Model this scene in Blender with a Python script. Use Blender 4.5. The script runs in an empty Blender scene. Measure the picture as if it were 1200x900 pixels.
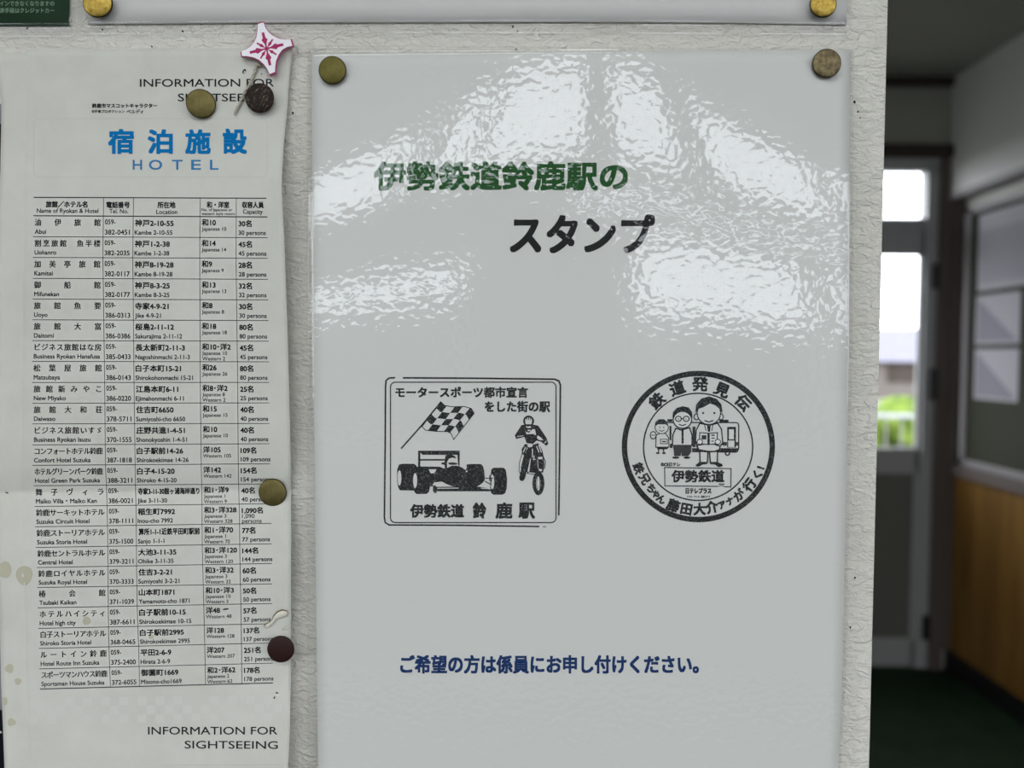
import bpy, bmesh, math, random
from mathutils import Vector, Matrix
from mathutils.geometry import tessellate_polygon
PI = math.pi
random.seed(7)
sc = bpy.context.scene
COL = sc.collection

# ------------------------------------------------------------------ camera
FPX = 950.0                                    # focal length in pixels of the 1200 x 900 frame
CAM = Vector((0.0, -0.318, 1.40))
fwd = Vector((11 / FPX, -33 / FPX, 1)).normalized()        # world +y (the wall's normal) seen in the camera
down = Vector((-240, (FPX * FPX - 2640) / 33.0, FPX)).normalized()
down = (down - fwd * down.dot(fwd)).normalized()
right = down.cross(fwd)


def c2w(v):
    return Vector((v.dot(right), v.dot(fwd), -v.dot(down)))


def ray(px, py):
    return c2w(Vector(((px - 600) / FPX, (py - 450) / FPX, 1.0)))


def onwall(px, py, h=0.0):
    """the point that stands h metres in front of the notice wall"""
    d = ray(px, py)
    return CAM + d * ((-h - CAM.y) / d.y)


cd = bpy.data.cameras.new('camera')
cam = bpy.data.objects.new('camera', cd)
COL.objects.link(cam)
cd.sensor_width = 36.0
cd.lens = FPX / 1200 * 36.0
cd.clip_start = 0.01
cx, cy, cz = c2w(Vector((1, 0, 0))), c2w(Vector((0, -1, 0))), c2w(Vector((0, 0, -1)))
cam.matrix_world = Matrix(((cx.x, cy.x, cz.x, CAM.x), (cx.y, cy.y, cz.y, CAM.y), (cx.z, cy.z, cz.z, CAM.z), (0, 0, 0, 1)))
cd.dof.use_dof = True
cd.dof.focus_distance = 0.316
cd.dof.aperture_fstop = 7.5
sc.camera = cam

# ------------------------------------------------------------------ sky, light, exposure
w = bpy.data.worlds.new('sky')
sc.world = w
w.use_nodes = True
bg = w.node_tree.nodes['Background']
bg.inputs[0].default_value = (0.90, 0.938, 1.0, 1)
bg.inputs[1].default_value = 7.5
sc.view_settings.view_transform = 'Standard'
sc.view_settings.look = 'None'
sc.view_settings.gamma = 1.0
sc.view_settings.use_curve_mapping = False
sc.view_settings.exposure = 0.0
sc.cycles.caustics_reflective = False
sc.cycles.caustics_refractive = False
sc.cycles.sample_clamp_indirect = 6.0

ROOM_L, ROOM_R, ROOM_B, ROOM_F, CEIL = -2.2, 1.95, -2.5, 3.34, 2.64


def portal(name, x0, x1, z0, z1, y, facing):
    l = bpy.data.lights.new(name, 'AREA')
    l.shape = 'RECTANGLE'
    l.size, l.size_y = x1 - x0, z1 - z0
    l.cycles.is_portal = True
    o = bpy.data.objects.new(name, l)
    COL.objects.link(o)
    o.location = ((x0 + x1) / 2, y, (z0 + z1) / 2)
    o.rotation_euler = (PI / 2 if facing > 0 else -PI / 2, 0, 0)     # light leaves along -z


# windows of the back wall: (x0, x1, z0, z1)
UP = (2.08, 2.445)
SLIT = (1.90, 1.99)
LOW = (1.05, 1.84)
UPPER_WIN = [(-1.95, -1.25), (-1.17, -0.64), (-0.61, -0.54), (-0.475, -0.31), (-0.275, 0.225), (0.35, 0.68), (0.79, 1.30), (1.36, 1.80)]
SLIT_WIN = [(0.15, 1.80)]
LOWER_WIN = [(0.40, 1.08), (1.16, 1.80)]
LEFT_LOW = (1.05, 1.755)
LEFT_WIN = [(-1.95, -1.1), (-1.02, -0.24)]
SIDE = (0.95, 2.25)                       # side windows; near-room ones unseen, added to brighten the wall (y from, y to)
ADDED_NEAR = (-2.2, -1.15)
SIDE_FAR = (1.3, 2.2)


def side_portal(name, x, y0, y1, z0, z1, facing):
    l = bpy.data.lights.new(name, 'AREA')
    l.shape = 'RECTANGLE'
    l.size, l.size_y = z1 - z0, y1 - y0
    l.cycles.is_portal = True
    o = bpy.data.objects.new(name, l)
    COL.objects.link(o)
    o.location = (x, (y0 + y1) / 2, (z0 + z1) / 2)
    o.rotation_euler = (0, -PI / 2 * facing, 0)


portal('portal_upper', -1.95, 1.80, UP[0], UP[1], ROOM_B - 0.11, 1)
portal('portal_lower_left', -1.95, -0.24, LOW[0], LOW[1], ROOM_B - 0.11, 1)
portal('portal_lower_right', 0.15, 1.80, LOW[0], SLIT[1], ROOM_B - 0.11, 1)
portal('portal_door', 1.05, 1.80, 0.98, 2.26, ROOM_F + 0.11, -1)
side_portal('portal_left', ROOM_L - 0.11, ADDED_NEAR[0], ADDED_NEAR[1], SIDE[0], SIDE[1], 1)
side_portal('portal_right', ROOM_R + 0.11, ADDED_NEAR[0], ADDED_NEAR[1], SIDE[0], SIDE[1], -1)
side_portal('portal_left_far', ROOM_L - 0.11, SIDE_FAR[0], SIDE_FAR[1], SIDE[0], SIDE[1], 1)


# ------------------------------------------------------------------ materials
def lin(c):
    c = c / 255.0
    return c / 12.92 if c <= 0.04045 else ((c + 0.055) / 1.055) ** 2.4


def rgb(r, g, b):
    return (lin(r), lin(g), lin(b), 1)


def mat(name, col, rough=0.6, metal=0.0, spec=0.4):
    m = bpy.data.materials.new(name)
    m.use_nodes = True
    p = m.node_tree.nodes['Principled BSDF']
    p.inputs['Base Color'].default_value = col
    p.inputs['Roughness'].default_value = rough
    p.inputs['Metallic'].default_value = metal
    p.inputs['Specular IOR Level'].default_value = spec
    return m


def noise(m, scale, detail=2.0, rough=0.5, dist=0.0):
    nt = m.node_tree
    tc = nt.nodes.new('ShaderNodeTexCoord')
    mp = nt.nodes.new('ShaderNodeMapping')
    nt.links.new(tc.outputs['Object'], mp.inputs['Vector'])
    mp.inputs['Scale'].default_value = scale
    n = nt.nodes.new('ShaderNodeTexNoise')
    n.inputs['Scale'].default_value = 1.0
    n.inputs['Detail'].default_value = detail
    n.inputs['Roughness'].default_value = rough
    n.inputs['Distortion'].default_value = dist
    nt.links.new(mp.outputs['Vector'], n.inputs['Vector'])
    return n


def ramp(m, src, stops):
    r = m.node_tree.nodes.new('ShaderNodeValToRGB')
    e = r.color_ramp.elements
    while len(e) < len(stops):
        e.new(0.5)
    for el, (p, c) in zip(e, stops):
        el.position = p
        el.color = c
    m.node_tree.links.new(src, r.inputs['Fac'])
    return r


def bump(m, src, dist, strength=1.0, node='Principled BSDF', inp='Normal'):
    b = m.node_tree.nodes.new('ShaderNodeBump')
    b.inputs['Distance'].default_value = dist
    b.inputs['Strength'].default_value = strength
    m.node_tree.links.new(src, b.inputs['Height'])
    m.node_tree.links.new(b.outputs['Normal'], m.node_tree.nodes[node].inputs[inp])
    return b


def colour(m, out):
    m.node_tree.links.new(out, m.node_tree.nodes['Principled BSDF'].inputs['Base Color'])


M = {}
# embossed off-white wall covering
m = M['wall'] = mat('embossed_wall', rgb(226, 223, 216), 0.55, 0, 0.35)
n1 = noise(m, (250, 250, 430), 3.0, 0.55, 1.0)
n2 = noise(m, (18, 18, 18), 3.0)
r1 = ramp(m, n1.outputs['Fac'], [(0.40, (0, 0, 0, 1)), (0.66, (1, 1, 1, 1))])
bump(m, r1.outputs['Color'], 0.00052)
r2 = ramp(m, n2.outputs['Fac'], [(0.3, rgb(214, 211, 202)), (0.7, rgb(222, 219, 211))])
colour(m, r2.outputs['Color'])
M['hole'] = mat('pin_hole_dark', rgb(35, 32, 28), 0.9, 0, 0.0)
M['smudge'] = mat('wall_smudge', rgb(196, 188, 172), 0.8, 0, 0.1)
# papers and inks
m = M['notice_paper'] = mat('white_notice_paper', rgb(225, 226, 222), 0.8, 0, 0.1)
m = M['leaflet_paper'] = mat('grey_leaflet_paper', rgb(222, 225, 219), 0.85, 0, 0.1)
n1 = noise(m, (60, 60, 60), 4.0, 0.6)
r1 = ramp(m, n1.outputs['Fac'], [(0.3, rgb(200, 200, 191)), (0.7, rgb(208, 208, 200))])
colour(m, r1.outputs['Color'])
n2 = noise(m, (35, 35, 25), 4.0, 0.55)
bump(m, n2.outputs['Fac'], 0.0009)
M['upper_paper'] = mat('cool_white_paper', rgb(220, 219, 217), 0.8, 0, 0.1)
M['green_paper'] = mat('dark_green_paper', rgb(22, 58, 34), 0.7, 0, 0.2)
M['pale_text'] = mat('pale_green_lettering', rgb(120, 150, 125), 0.8, 0, 0.1)
M['ink'] = mat('black_ink', rgb(38, 40, 42), 0.85, 0, 0.05)
M['thin_ink'] = mat('thin_grey_ink', rgb(62, 64, 66), 0.85, 0, 0.05)
M['title_ink'] = mat('black_title_ink', rgb(22, 24, 28), 0.8, 0, 0.05)
M['green_ink'] = mat('green_title_ink', rgb(28, 84, 36), 0.8, 0, 0.05)
M['navy_ink'] = mat('navy_note_ink', rgb(22, 54, 106), 0.8, 0, 0.05)
M['blue_ink'] = mat('bright_blue_ink', rgb(14, 112, 174), 0.8, 0, 0.05)
M['blue_thin'] = mat('soft_blue_ink', rgb(62, 122, 172), 0.8, 0, 0.05)
M['faint'] = mat('faint_grey_print', rgb(193, 193, 185), 0.85, 0, 0.05)
M['check'] = mat('faint_white_print', rgb(207, 207, 200), 0.85, 0, 0.05)
M['stain'] = mat('tan_water_stain', rgb(186, 182, 162), 0.85, 0, 0.05)
M['stain_edge'] = mat('tan_stain_rim', rgb(172, 168, 148), 0.85, 0, 0.05)
m = M['stamp_ink'] = mat('speckled_stamp_ink', rgb(34, 36, 38), 0.85, 0, 0.05)
n1 = noise(m, (1500, 1500, 1500), 2.0, 0.7)
r1 = ramp(m, n1.outputs['Fac'], [(0.52, rgb(30, 32, 34)), (0.72, rgb(110, 113, 114))])
colour(m, r1.outputs['Color'])


# clear glossy film: lets the print show through, mirrors the windows
def film(name, scale, dist, tint=0.965, ior=1.5, rough=0.02):
    m = bpy.data.materials.new(name)
    m.use_nodes = True
    nt = m.node_tree
    nt.nodes.remove(nt.nodes['Principled BSDF'])
    out = nt.nodes['Material Output']
    tr = nt.nodes.new('ShaderNodeBsdfTransparent')
    tr.inputs[0].default_value = (tint, tint, tint, 1)
    gl = nt.nodes.new('ShaderNodeBsdfGlossy')
    gl.name = 'gloss'
    gl.inputs['Roughness'].default_value = rough
    # Schlick reflectance, the same from either side of the thin film
    f0 = ((ior - 1) / (ior + 1)) ** 2
    lw = nt.nodes.new('ShaderNodeLayerWeight')
    lw.inputs['Blend'].default_value = 0.5
    pw = nt.nodes.new('ShaderNodeMath')
    pw.operation = 'POWER'
    pw.inputs[1].default_value = 5.0
    ma = nt.nodes.new('ShaderNodeMath')
    ma.operation = 'MULTIPLY_ADD'
    ma.inputs[1].default_value = 1 - f0
    ma.inputs[2].default_value = f0
    nt.links.new(lw.outputs['Facing'], pw.inputs[0])
    nt.links.new(pw.outputs[0], ma.inputs[0])
    mx = nt.nodes.new('ShaderNodeMixShader')
    nt.links.new(ma.outputs[0], mx.inputs[0])
    nt.links.new(tr.outputs[0], mx.inputs[1])
    nt.links.new(gl.outputs[0], mx.inputs[2])
    nt.links.new(mx.outputs[0], out.inputs['Surface'])
    if dist:
        a = noise(m, scale, 0.4, 0.5, 0.4)
        bump(m, a.outputs['Fac'], dist, 1.0, 'gloss')
    return m


M['film'] = film('laminating_film', (360, 360, 430), 0.000066, 0.95, 1.62, 0.01)
M['film_plain'] = film('laminating_film_flat', (200, 200, 300), 0.00003, 0.95)
m = M['added_lamp'] = mat('added_lamp_diffuser', (0.9, 0.9, 0.88, 1), 0.5)
m.node_tree.nodes['Principled BSDF'].inputs['Emission Color'].default_value = (0.96, 0.99, 1.0, 1)
m.node_tree.nodes['Principled BSDF'].inputs['Emission Strength'].default_value = 10.5
M['glass'] = film('window_glass', None, 0, 0.97, 1.45, 0.0)
# pins
def brass(name, c1, c2, rough, metal=0.85, sc_=260):
    m = mat(name, c1, rough, metal, 0.5)
    n = noise(m, (sc_, sc_, sc_), 3.0, 0.6)
    r = ramp(m, n.outputs['Fac'], [(0.35, c1), (0.68, c2)])
    colour(m, r.outputs['Color'])
    n2 = noise(m, (700, 700, 700), 2.0)
    bump(m, n2.outputs['Fac'], 0.00005)
    return m


M['brass'] = brass('dull_brass', rgb(100, 92, 54), rgb(120, 110, 70), 0.55)
M['bronze'] = brass('dark_bronze', rgb(92, 86, 44), rgb(108, 100, 54), 0.55)
M['worn_bronze'] = brass('worn_bronze', rgb(92, 82, 62), rgb(140, 126, 92), 0.55, 0.8, 500)
M['gold'] = brass('bright_gold', rgb(136, 112, 44), rgb(178, 154, 82), 0.38, 0.95, 600)
m = M['scratched'] = mat('scratched_brown_paint', rgb(52, 34, 26), 0.55, 0.0, 0.2)
n1 = noise(m, (900, 900, 300), 3.0, 0.7, 2.0)
r1 = ramp(m, n1.outputs['Fac'], [(0.58, rgb(30, 19, 13)), (0.68, rgb(150, 130, 108))])
colour(m, r1.outputs['Color'])
M['maroon'] = mat('dark_maroon_paint', rgb(42, 20, 18), 0.5, 0, 0.25)
M['steel'] = mat('pin_steel', rgb(150, 148, 140), 0.35, 1.0)
M['edge'] = mat('tarnished_rim', rgb(66, 56, 34), 0.5, 0.7)
M['star_white'] = mat('white_star_board', rgb(240, 236, 242), 0.35, 0, 0.5)
M['star_side'] = mat('magenta_board_side', rgb(196, 110, 150), 0.45, 0, 0.4)
M['magenta'] = mat('magenta_print', rgb(168, 18, 92), 0.5, 0, 0.3)
M['string'] = mat('cotton_string', rgb(176, 172, 156), 0.9, 0, 0.1)
M['flap'] = mat('torn_paper', rgb(222, 218, 204), 0.8, 0, 0.1)
M['flap_edge'] = mat('brown_torn_edge', rgb(120, 104, 78), 0.9, 0, 0.1)
# the room behind
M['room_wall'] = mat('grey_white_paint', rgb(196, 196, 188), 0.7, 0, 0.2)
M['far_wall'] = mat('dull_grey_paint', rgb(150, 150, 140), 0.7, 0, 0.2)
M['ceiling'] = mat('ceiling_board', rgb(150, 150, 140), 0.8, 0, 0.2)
M['dark_trim'] = mat('dark_brown_trim', rgb(58, 50, 44), 0.6, 0, 0.2)
M['frame_grey'] = mat('grey_painted_frame', rgb(165, 165, 165), 0.45, 0, 0.4)
M['panel_grey'] = mat('grey_door_panel', rgb(106, 106, 100), 0.5, 0, 0.3)
M['jamb'] = mat('brown_jamb', rgb(96, 87, 82), 0.6, 0, 0.2)
M['black'] = mat('black_fitting', rgb(18, 18, 18), 0.5)
m = M['wood'] = mat('brown_wood_panel', rgb(112, 80, 36), 0.5, 0, 0.25)
n1 = noise(m, (60, 14, 1.2), 3.0, 0.6, 0.6)
r1 = ramp(m, n1.outputs['Fac'], [(0.3, rgb(98, 68, 28)), (0.7, rgb(128, 94, 42))])
colour(m, r1.outputs['Color'])
M['floor'] = mat('green_floor', rgb(52, 78, 56), 0.75, 0, 0.15)
n1 = noise(M['floor'], (9, 9, 9), 4.0)
r1 = ramp(M['floor'], n1.outputs['Fac'], [(0.3, rgb(20, 38, 20)), (0.7, rgb(31, 48, 30))])
colour(M['floor'], r1.outputs['Color'])
m = M['soffit'] = mat('white_vinyl_panel', rgb(190, 190, 184), 0.5, 0, 0.3)
M['alu'] = mat('aluminium_frame', rgb(130, 126, 126), 0.55, 0.0, 0.3)
M['board'] = mat('green_board', rgb(52, 54, 42), 0.7, 0, 0.1)
M['pin_paper'] = mat('posted_paper', rgb(168, 165, 170), 0.8, 0, 0.1)
M['print_and_reflection'] = mat('posted_print_and_reflection', rgb(134, 132, 140), 0.8, 0, 0.1)  # grey of the printed columns and of the painted reflection triangles
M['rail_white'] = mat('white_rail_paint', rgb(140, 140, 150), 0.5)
M['leaf'] = mat('bright_hedge', rgb(110, 160, 40), 0.8, 0, 0.1)
n1 = noise(M['leaf'], (6, 6, 6), 4.0, 0.6)
r1 = ramp(M['leaf'], n1.outputs['Fac'], [(0.35, rgb(62, 82, 28)), (0.65, rgb(112, 130, 58))])
colour(M['leaf'], r1.outputs['Color'])
M['ground'] = mat('platform_ground', rgb(96, 96, 92), 0.9, 0, 0.1)
M['far_house'] = mat('pale_house', rgb(100, 94, 90), 0.8, 0, 0.1)
M['far_roof'] = mat('pale_lilac_roof', rgb(104, 103, 114), 0.8, 0, 0.1)
M['added_wall'] = mat('added_wall_dark', rgb(86, 88, 86), 0.9, 0, 0.1)


# ------------------------------------------------------------------ object helpers
def link(name, me, mats, parent=None, off=Vector((0, 0, 0))):
    for k in (mats if isinstance(mats, (list, tuple)) else [mats]):
        me.materials.append(M[k])
    o = bpy.data.objects.new(name, me)
    COL.objects.link(o)
    if parent is not None:
        o.parent = parent
    return o


def tag(o, label=None, cat=None, group=None, kind=None):
    if label: o['label'] = label
    if cat: o['category'] = cat
    if group: o['group'] = group
    if kind: o['kind'] = kind
    return o


def empty(name, loc, label, cat, group=None):
    o = bpy.data.objects.new(name, None)
    o.empty_display_size = 0.02
    COL.objects.link(o)
    o.location = loc
    return tag(o, label, cat, group)


def base_of(o):
    b = Vector((0, 0, 0))
    while o is not None:
        b = b + o.location
        o = o.parent
    return b


def from_data(name, verts, faces, mats, parent=None, idx=None, smooth=False):
    b = base_of(parent)
    me = bpy.data.meshes.new(name)
    me.from_pydata([tuple(Vector(v) - b) for v in verts], [], faces)
    if idx:
        me.polygons.foreach_set('material_index', idx)
    if smooth:
        me.polygons.foreach_set('use_smooth', [True] * len(me.polygons))
    me.update()
    return link(name, me, mats, parent)


def box(bm, x0, x1, y0, y1, z0, z1, bev=0.0, mi=0):
    r = bmesh.ops.create_cube(bm, size=1.0)
    for v in r['verts']:
        v.co = Vector(((x0 + x1) / 2 + v.co.x * (x1 - x0), (y0 + y1) / 2 + v.co.y * (y1 - y0), (z0 + z1) / 2 + v.co.z * (z1 - z0)))
    fs = {f for v in r['verts'] for f in v.link_faces}
    for f in fs:
        f.material_index = mi
    if bev:
        es = {e for v in r['verts'] for e in v.link_edges}
        bmesh.ops.bevel(bm, geom=list(es), offset=bev, segments=2, affect='EDGES', profile=0.6)


def bmobj(name, bm, mats, parent=None, smooth=False):
    b = base_of(parent)
    bmesh.ops.translate(bm, verts=bm.verts, vec=-b)
    me = bpy.data.meshes.new(name)
    bm.to_mesh(me)
    bm.free()
    if smooth:
        me.polygons.foreach_set('use_smooth', [True] * len(me.polygons))
    return link(name, me, mats, parent)


def boxes(name, mats, lst, parent=None, bev=0.0):
    bm = bmesh.new()
    for t in lst:
        box(bm, *t[:6], bev=bev, mi=t[6] if len(t) > 6 else 0)
    return bmobj(name, bm, mats, parent)


def struct(o, label=None):
    o['kind'] = 'structure'
    if label: o['label'] = label
    return o


def tube(bm, pts, r, seg=6, mi=0):
    rings = []
    for i, p in enumerate(pts):
        t = (pts[min(i + 1, len(pts) - 1)] - pts[max(i - 1, 0)]).normalized()
        a = t.cross(Vector((0, 1, 0.01))).normalized()
        b = t.cross(a)
        rr = r[i] if isinstance(r, (list, tuple)) else r
        rings.append([bm.verts.new(p + (a * math.cos(k * 2 * PI / seg) + b * math.sin(k * 2 * PI / seg)) * rr) for k in range(seg)])
    for i in range(len(rings) - 1):
        for k in range(seg):
            f = bm.faces.new((rings[i][k], rings[i][(k + 1) % seg], rings[i + 1][(k + 1) % seg], rings[i + 1][k]))
            f.smooth = True
            f.material_index = mi
    for rg in (rings[0], rings[-1]):
        f = bm.faces.new(rg)
        f.material_index = mi


def cut_wall(name, m_, x0, x1, z0, z1, y0, y1, holes):
    """a wall slab in the xz plane with rectangular openings"""
    xs = sorted({x0, x1} | {h[0] for h in holes} | {h[1] for h in holes})
    zs = sorted({z0, z1} | {h[2] for h in holes} | {h[3] for h in holes})
    bm = bmesh.new()
    nx, nz = len(xs) - 1, len(zs) - 1

    def solid(i, k):
        if not (0 <= i < nx and 0 <= k < nz):
            return False
        a, b = (xs[i] + xs[i + 1]) / 2, (zs[k] + zs[k + 1]) / 2
        return not any(h[0] < a < h[1] and h[2] < b < h[3] for h in holes)
    V = {}

    def vt(i, k, y):
        key = (i, k, y)
        if key not in V:
            V[key] = bm.verts.new((xs[i], y, zs[k]))
        return V[key]
    for i in range(nx):
        for k in range(nz):
            if not solid(i, k):
                continue
            bm.faces.new((vt(i, k, y0), vt(i + 1, k, y0), vt(i + 1, k + 1, y0), vt(i, k + 1, y0)))
            bm.faces.new((vt(i, k, y1), vt(i, k + 1, y1), vt(i + 1, k + 1, y1), vt(i + 1, k, y1)))
            for di, dk, a, b in ((-1, 0, (i, k), (i, k + 1)), (1, 0, (i + 1, k + 1), (i + 1, k)), (0, -1, (i + 1, k), (i, k)), (0, 1, (i, k + 1), (i + 1, k + 1))):
                if not solid(i + di, k + dk):
                    bm.faces.new((vt(*a, y0), vt(*b, y0), vt(*b, y1), vt(*a, y1)))
    return bmobj(name, bm, m_)


# ------------------------------------------------------------------ the room
WALL_END = onwall(1030.5, 450).x
bm = bmesh.new()
box(bm, ROOM_L, WALL_END, 0.0, 0.12, 0.0, CEIL, bev=0.0012)
for px, py, r, mi in [(1001.5, 119.5, 1.7, 1), (1005.5, 131, 1.1, 1), (1008, 138, 0.9, 1), (957, 23, 0.6, 1), (605, 57.5, 1.0, 1), (601, 31, 1.3, 1), (606.5, 36.5, 0.9, 1),
                      (32, 33, 1.3, 1), (214, 36.5, 1.2, 1), (178, 54.5, 1.1, 1), (343, 132.5, 1.2, 1), (1002, 677, 1.3, 1), (996.5, 735, 1.1, 1), (120, 34.5, 1.0, 1),
                      (989, 812, 0.9, 1), (1038, 168, 0.7, 1)]:
    ring = []
    for k in range(9):
        a = k * 2 * PI / 9
        q = r * random.uniform(0.75, 1.25)
        ring.append(bm.verts.new(onwall(px + q * math.cos(a) * 0.9, py + q * math.sin(a) * 1.2, 0.00008)))
    bm.faces.new(ring).material_index = mi
wall = struct(bmobj('wall_front', bm, ['wall', 'hole']))

struct(boxes('floor', 'floor', [(ROOM_L - 0.1, ROOM_R + 0.1, ROOM_B - 0.1, ROOM_F + 0.1, -0.1, 0.0)]))
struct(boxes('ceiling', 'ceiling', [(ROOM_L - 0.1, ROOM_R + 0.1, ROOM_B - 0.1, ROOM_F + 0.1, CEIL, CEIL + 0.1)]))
def side_wall(name, x0, x1, ops):
    """a slab in the yz plane with openings, built lying in xz and turned"""
    o = cut_wall(name, 'room_wall', ROOM_B, ROOM_F, 0, CEIL, 0, x1 - x0, ops)
    for v in o.data.vertices:
        v.co = Vector((x0 + v.co.y, v.co.x, v.co.z))
    o.data.flip_normals()
    return struct(o)


side_wall('wall_left', ROOM_L - 0.1, ROOM_L, [ADDED_NEAR + SIDE, SIDE_FAR + SIDE])
side_wall('wall_right', ROOM_R, ROOM_R + 0.1, [ADDED_NEAR + SIDE])
nw = 30
for x0, x1, (y0, y1) in ((ROOM_L - 0.08, ROOM_L - 0.03, ADDED_NEAR), (ROOM_R + 0.03, ROOM_R + 0.08, ADDED_NEAR), (ROOM_L - 0.08, ROOM_L - 0.03, SIDE_FAR)):  # near-room pair is added for more light on the notice wall
    nw += 1
    ym = (y0 + y1) / 2
    fr = struct(boxes('window_%d' % nw, 'frame_grey', [(x0, x1, y0, y1, SIDE[0], SIDE[0] + 0.03), (x0, x1, y0, y1, SIDE[1] - 0.03, SIDE[1]), (x0, x1, y0, y0 + 0.03, SIDE[0], SIDE[1]),
                                                   (x0, x1, y1 - 0.03, y1, SIDE[0], SIDE[1]), (x0, x1, ym - 0.02, ym + 0.02, SIDE[0], SIDE[1])]))
    boxes('pane', 'glass', [(x0 + 0.02, x0 + 0.024, y0, y1, SIDE[0], SIDE[1])], fr)
holes = [(a, b, SLIT[0], SLIT[1]) for a, b in SLIT_WIN] + [(a, b, LEFT_LOW[0], LEFT_LOW[1]) for a, b in LEFT_WIN] + [(a, b, UP[0], UP[1]) for a, b in UPPER_WIN] + [(a, b, LOW[0], LOW[1]) for a, b in LOWER_WIN]
struct(cut_wall('wall_back', 'room_wall', ROOM_L, ROOM_R, 0, CEIL, ROOM_B - 0.1, ROOM_B, holes))
for k, (a, b, c, d) in enumerate(holes):
    fr = struct(boxes('window_%d' % (k + 1), 'frame_grey', [(a, b, ROOM_B - 0.07, ROOM_B - 0.02, c, c + 0.02), (a, b, ROOM_B - 0.07, ROOM_B - 0.02, d - 0.02, d),
                                                            (a, a + 0.012, ROOM_B - 0.07, ROOM_B - 0.02, c, d), (b - 0.012, b, ROOM_B - 0.07, ROOM_B - 0.02, c, d)]))
    boxes('pane', 'glass', [(a, b, ROOM_B - 0.045, ROOM_B - 0.041, c, d)], fr)

# unseen ceiling light, added for fold shading and downward pin shadows
added_lamp = empty('added_ceiling_light', (-0.35, -1.25, CEIL), 'unseen fluorescent ceiling light added over the near side of the notice wall', 'ceiling light')
boxes('housing', 'soffit', [(-1.0, 0.3, -1.38, -1.12, 2.575, CEIL)], added_lamp, bev=0.006)
boxes('diffuser', 'added_lamp', [(-0.98, 0.28, -1.36, -1.14, 2.560, 2.575)], added_lamp)

# far wall with the door and its transom light
DX0, DX1 = 1.00, 1.85
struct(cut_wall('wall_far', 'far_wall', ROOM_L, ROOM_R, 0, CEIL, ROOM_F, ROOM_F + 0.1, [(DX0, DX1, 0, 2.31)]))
FY = ROOM_F
door = struct(boxes('door_1', 'frame_grey', [(DX0, DX1, FY - 0.01, FY + 0.06, 2.24, 2.31), (DX0, DX0 + 0.04, FY - 0.01, FY + 0.06, 0, 2.26), (1.798, DX1, FY - 0.01, FY + 0.06, 0, 2.26),
                                             (DX0, DX1, FY + 0.0, FY + 0.06, 1.985, 2.03)], bev=0.004))
leafo = boxes('door_leaf', 'frame_grey', [(1.04, 1.798, FY + 0.01, FY + 0.031, 1.865, 1.985), (1.04, 1.12, FY + 0.01, FY + 0.031, 0.004, 1.97), (1.782, 1.798, FY + 0.01, FY + 0.031, 0.004, 1.97),
                                       (1.04, 1.798, FY + 0.01, FY + 0.031, 0.88, 1.0), (1.04, 1.798, FY + 0.01, FY + 0.031, 0.004, 0.13)], door, bev=0.004)
boxes('glass_pane', 'glass', [(1.11, 1.785, FY + 0.026, FY + 0.030, 0.99, 1.875)], leafo)
boxes('lower_panel', 'panel_grey', [(1.11, 1.785, FY + 0.022, FY + 0.036, 0.12, 0.89)], leafo)
boxes('transom_pane', 'glass', [(1.04, 1.798, FY + 0.026, FY + 0.030, 2.02, 2.25)], door)
for z in (1.77, 0.19):
    boxes('hinge', 'black', [(1.822, 1.852, FY - 0.03, FY + 0.0, z - 0.055, z + 0.055)], door, bev=0.004)
boxes('lock_case', 'black', [(1.826, 1.852, FY - 0.035, FY + 0.0, 1.22, 1.36)], door, bev=0.005)
struct(boxes('trim_1', 'jamb', [(1.85, 1.905, FY - 0.03, FY, 0, 2.30), (DX0 - 0.06, DX0, FY - 0.03, FY, 0, 2.30)]), 'brown vertical door casing')
struct(boxes('trim_2', 'dark_trim', [(DX0 - 0.06, 1.90, FY - 0.05, FY, 2.29, 2.345)]), 'dark brown head casing over the door')
struct(boxes('trim_3', 'dark_trim', [(ROOM_L, 1.95, FY - 0.04, FY, 2.605, CEIL)]), 'dark cornice on the far wall')
# right wall: soffit, dado rail, panelling, base
sof = struct(boxes('trim_4', 'soffit', [(1.89, ROOM_R, 0.6, 3.33, 2.13, CEIL)], bev=0.004), 'white panel box along the top of the right wall')
boxes('bottom_lip', 'alu', [(1.882, ROOM_R, 0.6, 3.33, 2.105, 2.13)], sof)
struct(boxes('trim_5', 'jamb', [(1.915, ROOM_R, 0.6, 3.34, 0.885, 0.935)], bev=0.004), 'grey brown rail under the noticeboard')
pl = [(1.928, ROOM_R, y, y + 0.148, 0.10, 0.885) for y in [0.6 + 0.15 * k for k in range(18)]]
struct(boxes('trim_6', 'wood', pl, bev=0.0015), 'brown wooden panelling below the rail')
struct(boxes('baseboard_right', 'black', [(1.935, ROOM_R, 0.6, 3.34, 0.0, 0.10)]))
struct(boxes('trim_7', 'jamb', [(1.905, ROOM_R, 3.29, 3.34, 0.1, 2.105)]), 'brown corner strip beside the noticeboard')

# noticeboard on the right wall
nb = empty('noticeboard', (1.95, 2.0, 0.94), 'green noticeboard in an aluminium frame on the right wall', 'noticeboard')
boxes('board_panel', 'board', [(1.936, 1.949, 1.43, 3.22, 0.965, 2.03)], nb)
boxes('board_frame', 'alu', [(1.922, 1.949, 1.40, 3.25, 0.938, 0.968), (1.922, 1.949, 1.40, 3.25, 2.025, 2.055), (1.922, 1.949, 3.21, 3.25, 0.94, 2.055), (1.922, 1.949, 1.40, 1.44, 0.94, 2.055)], nb, bev=0.003)


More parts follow.
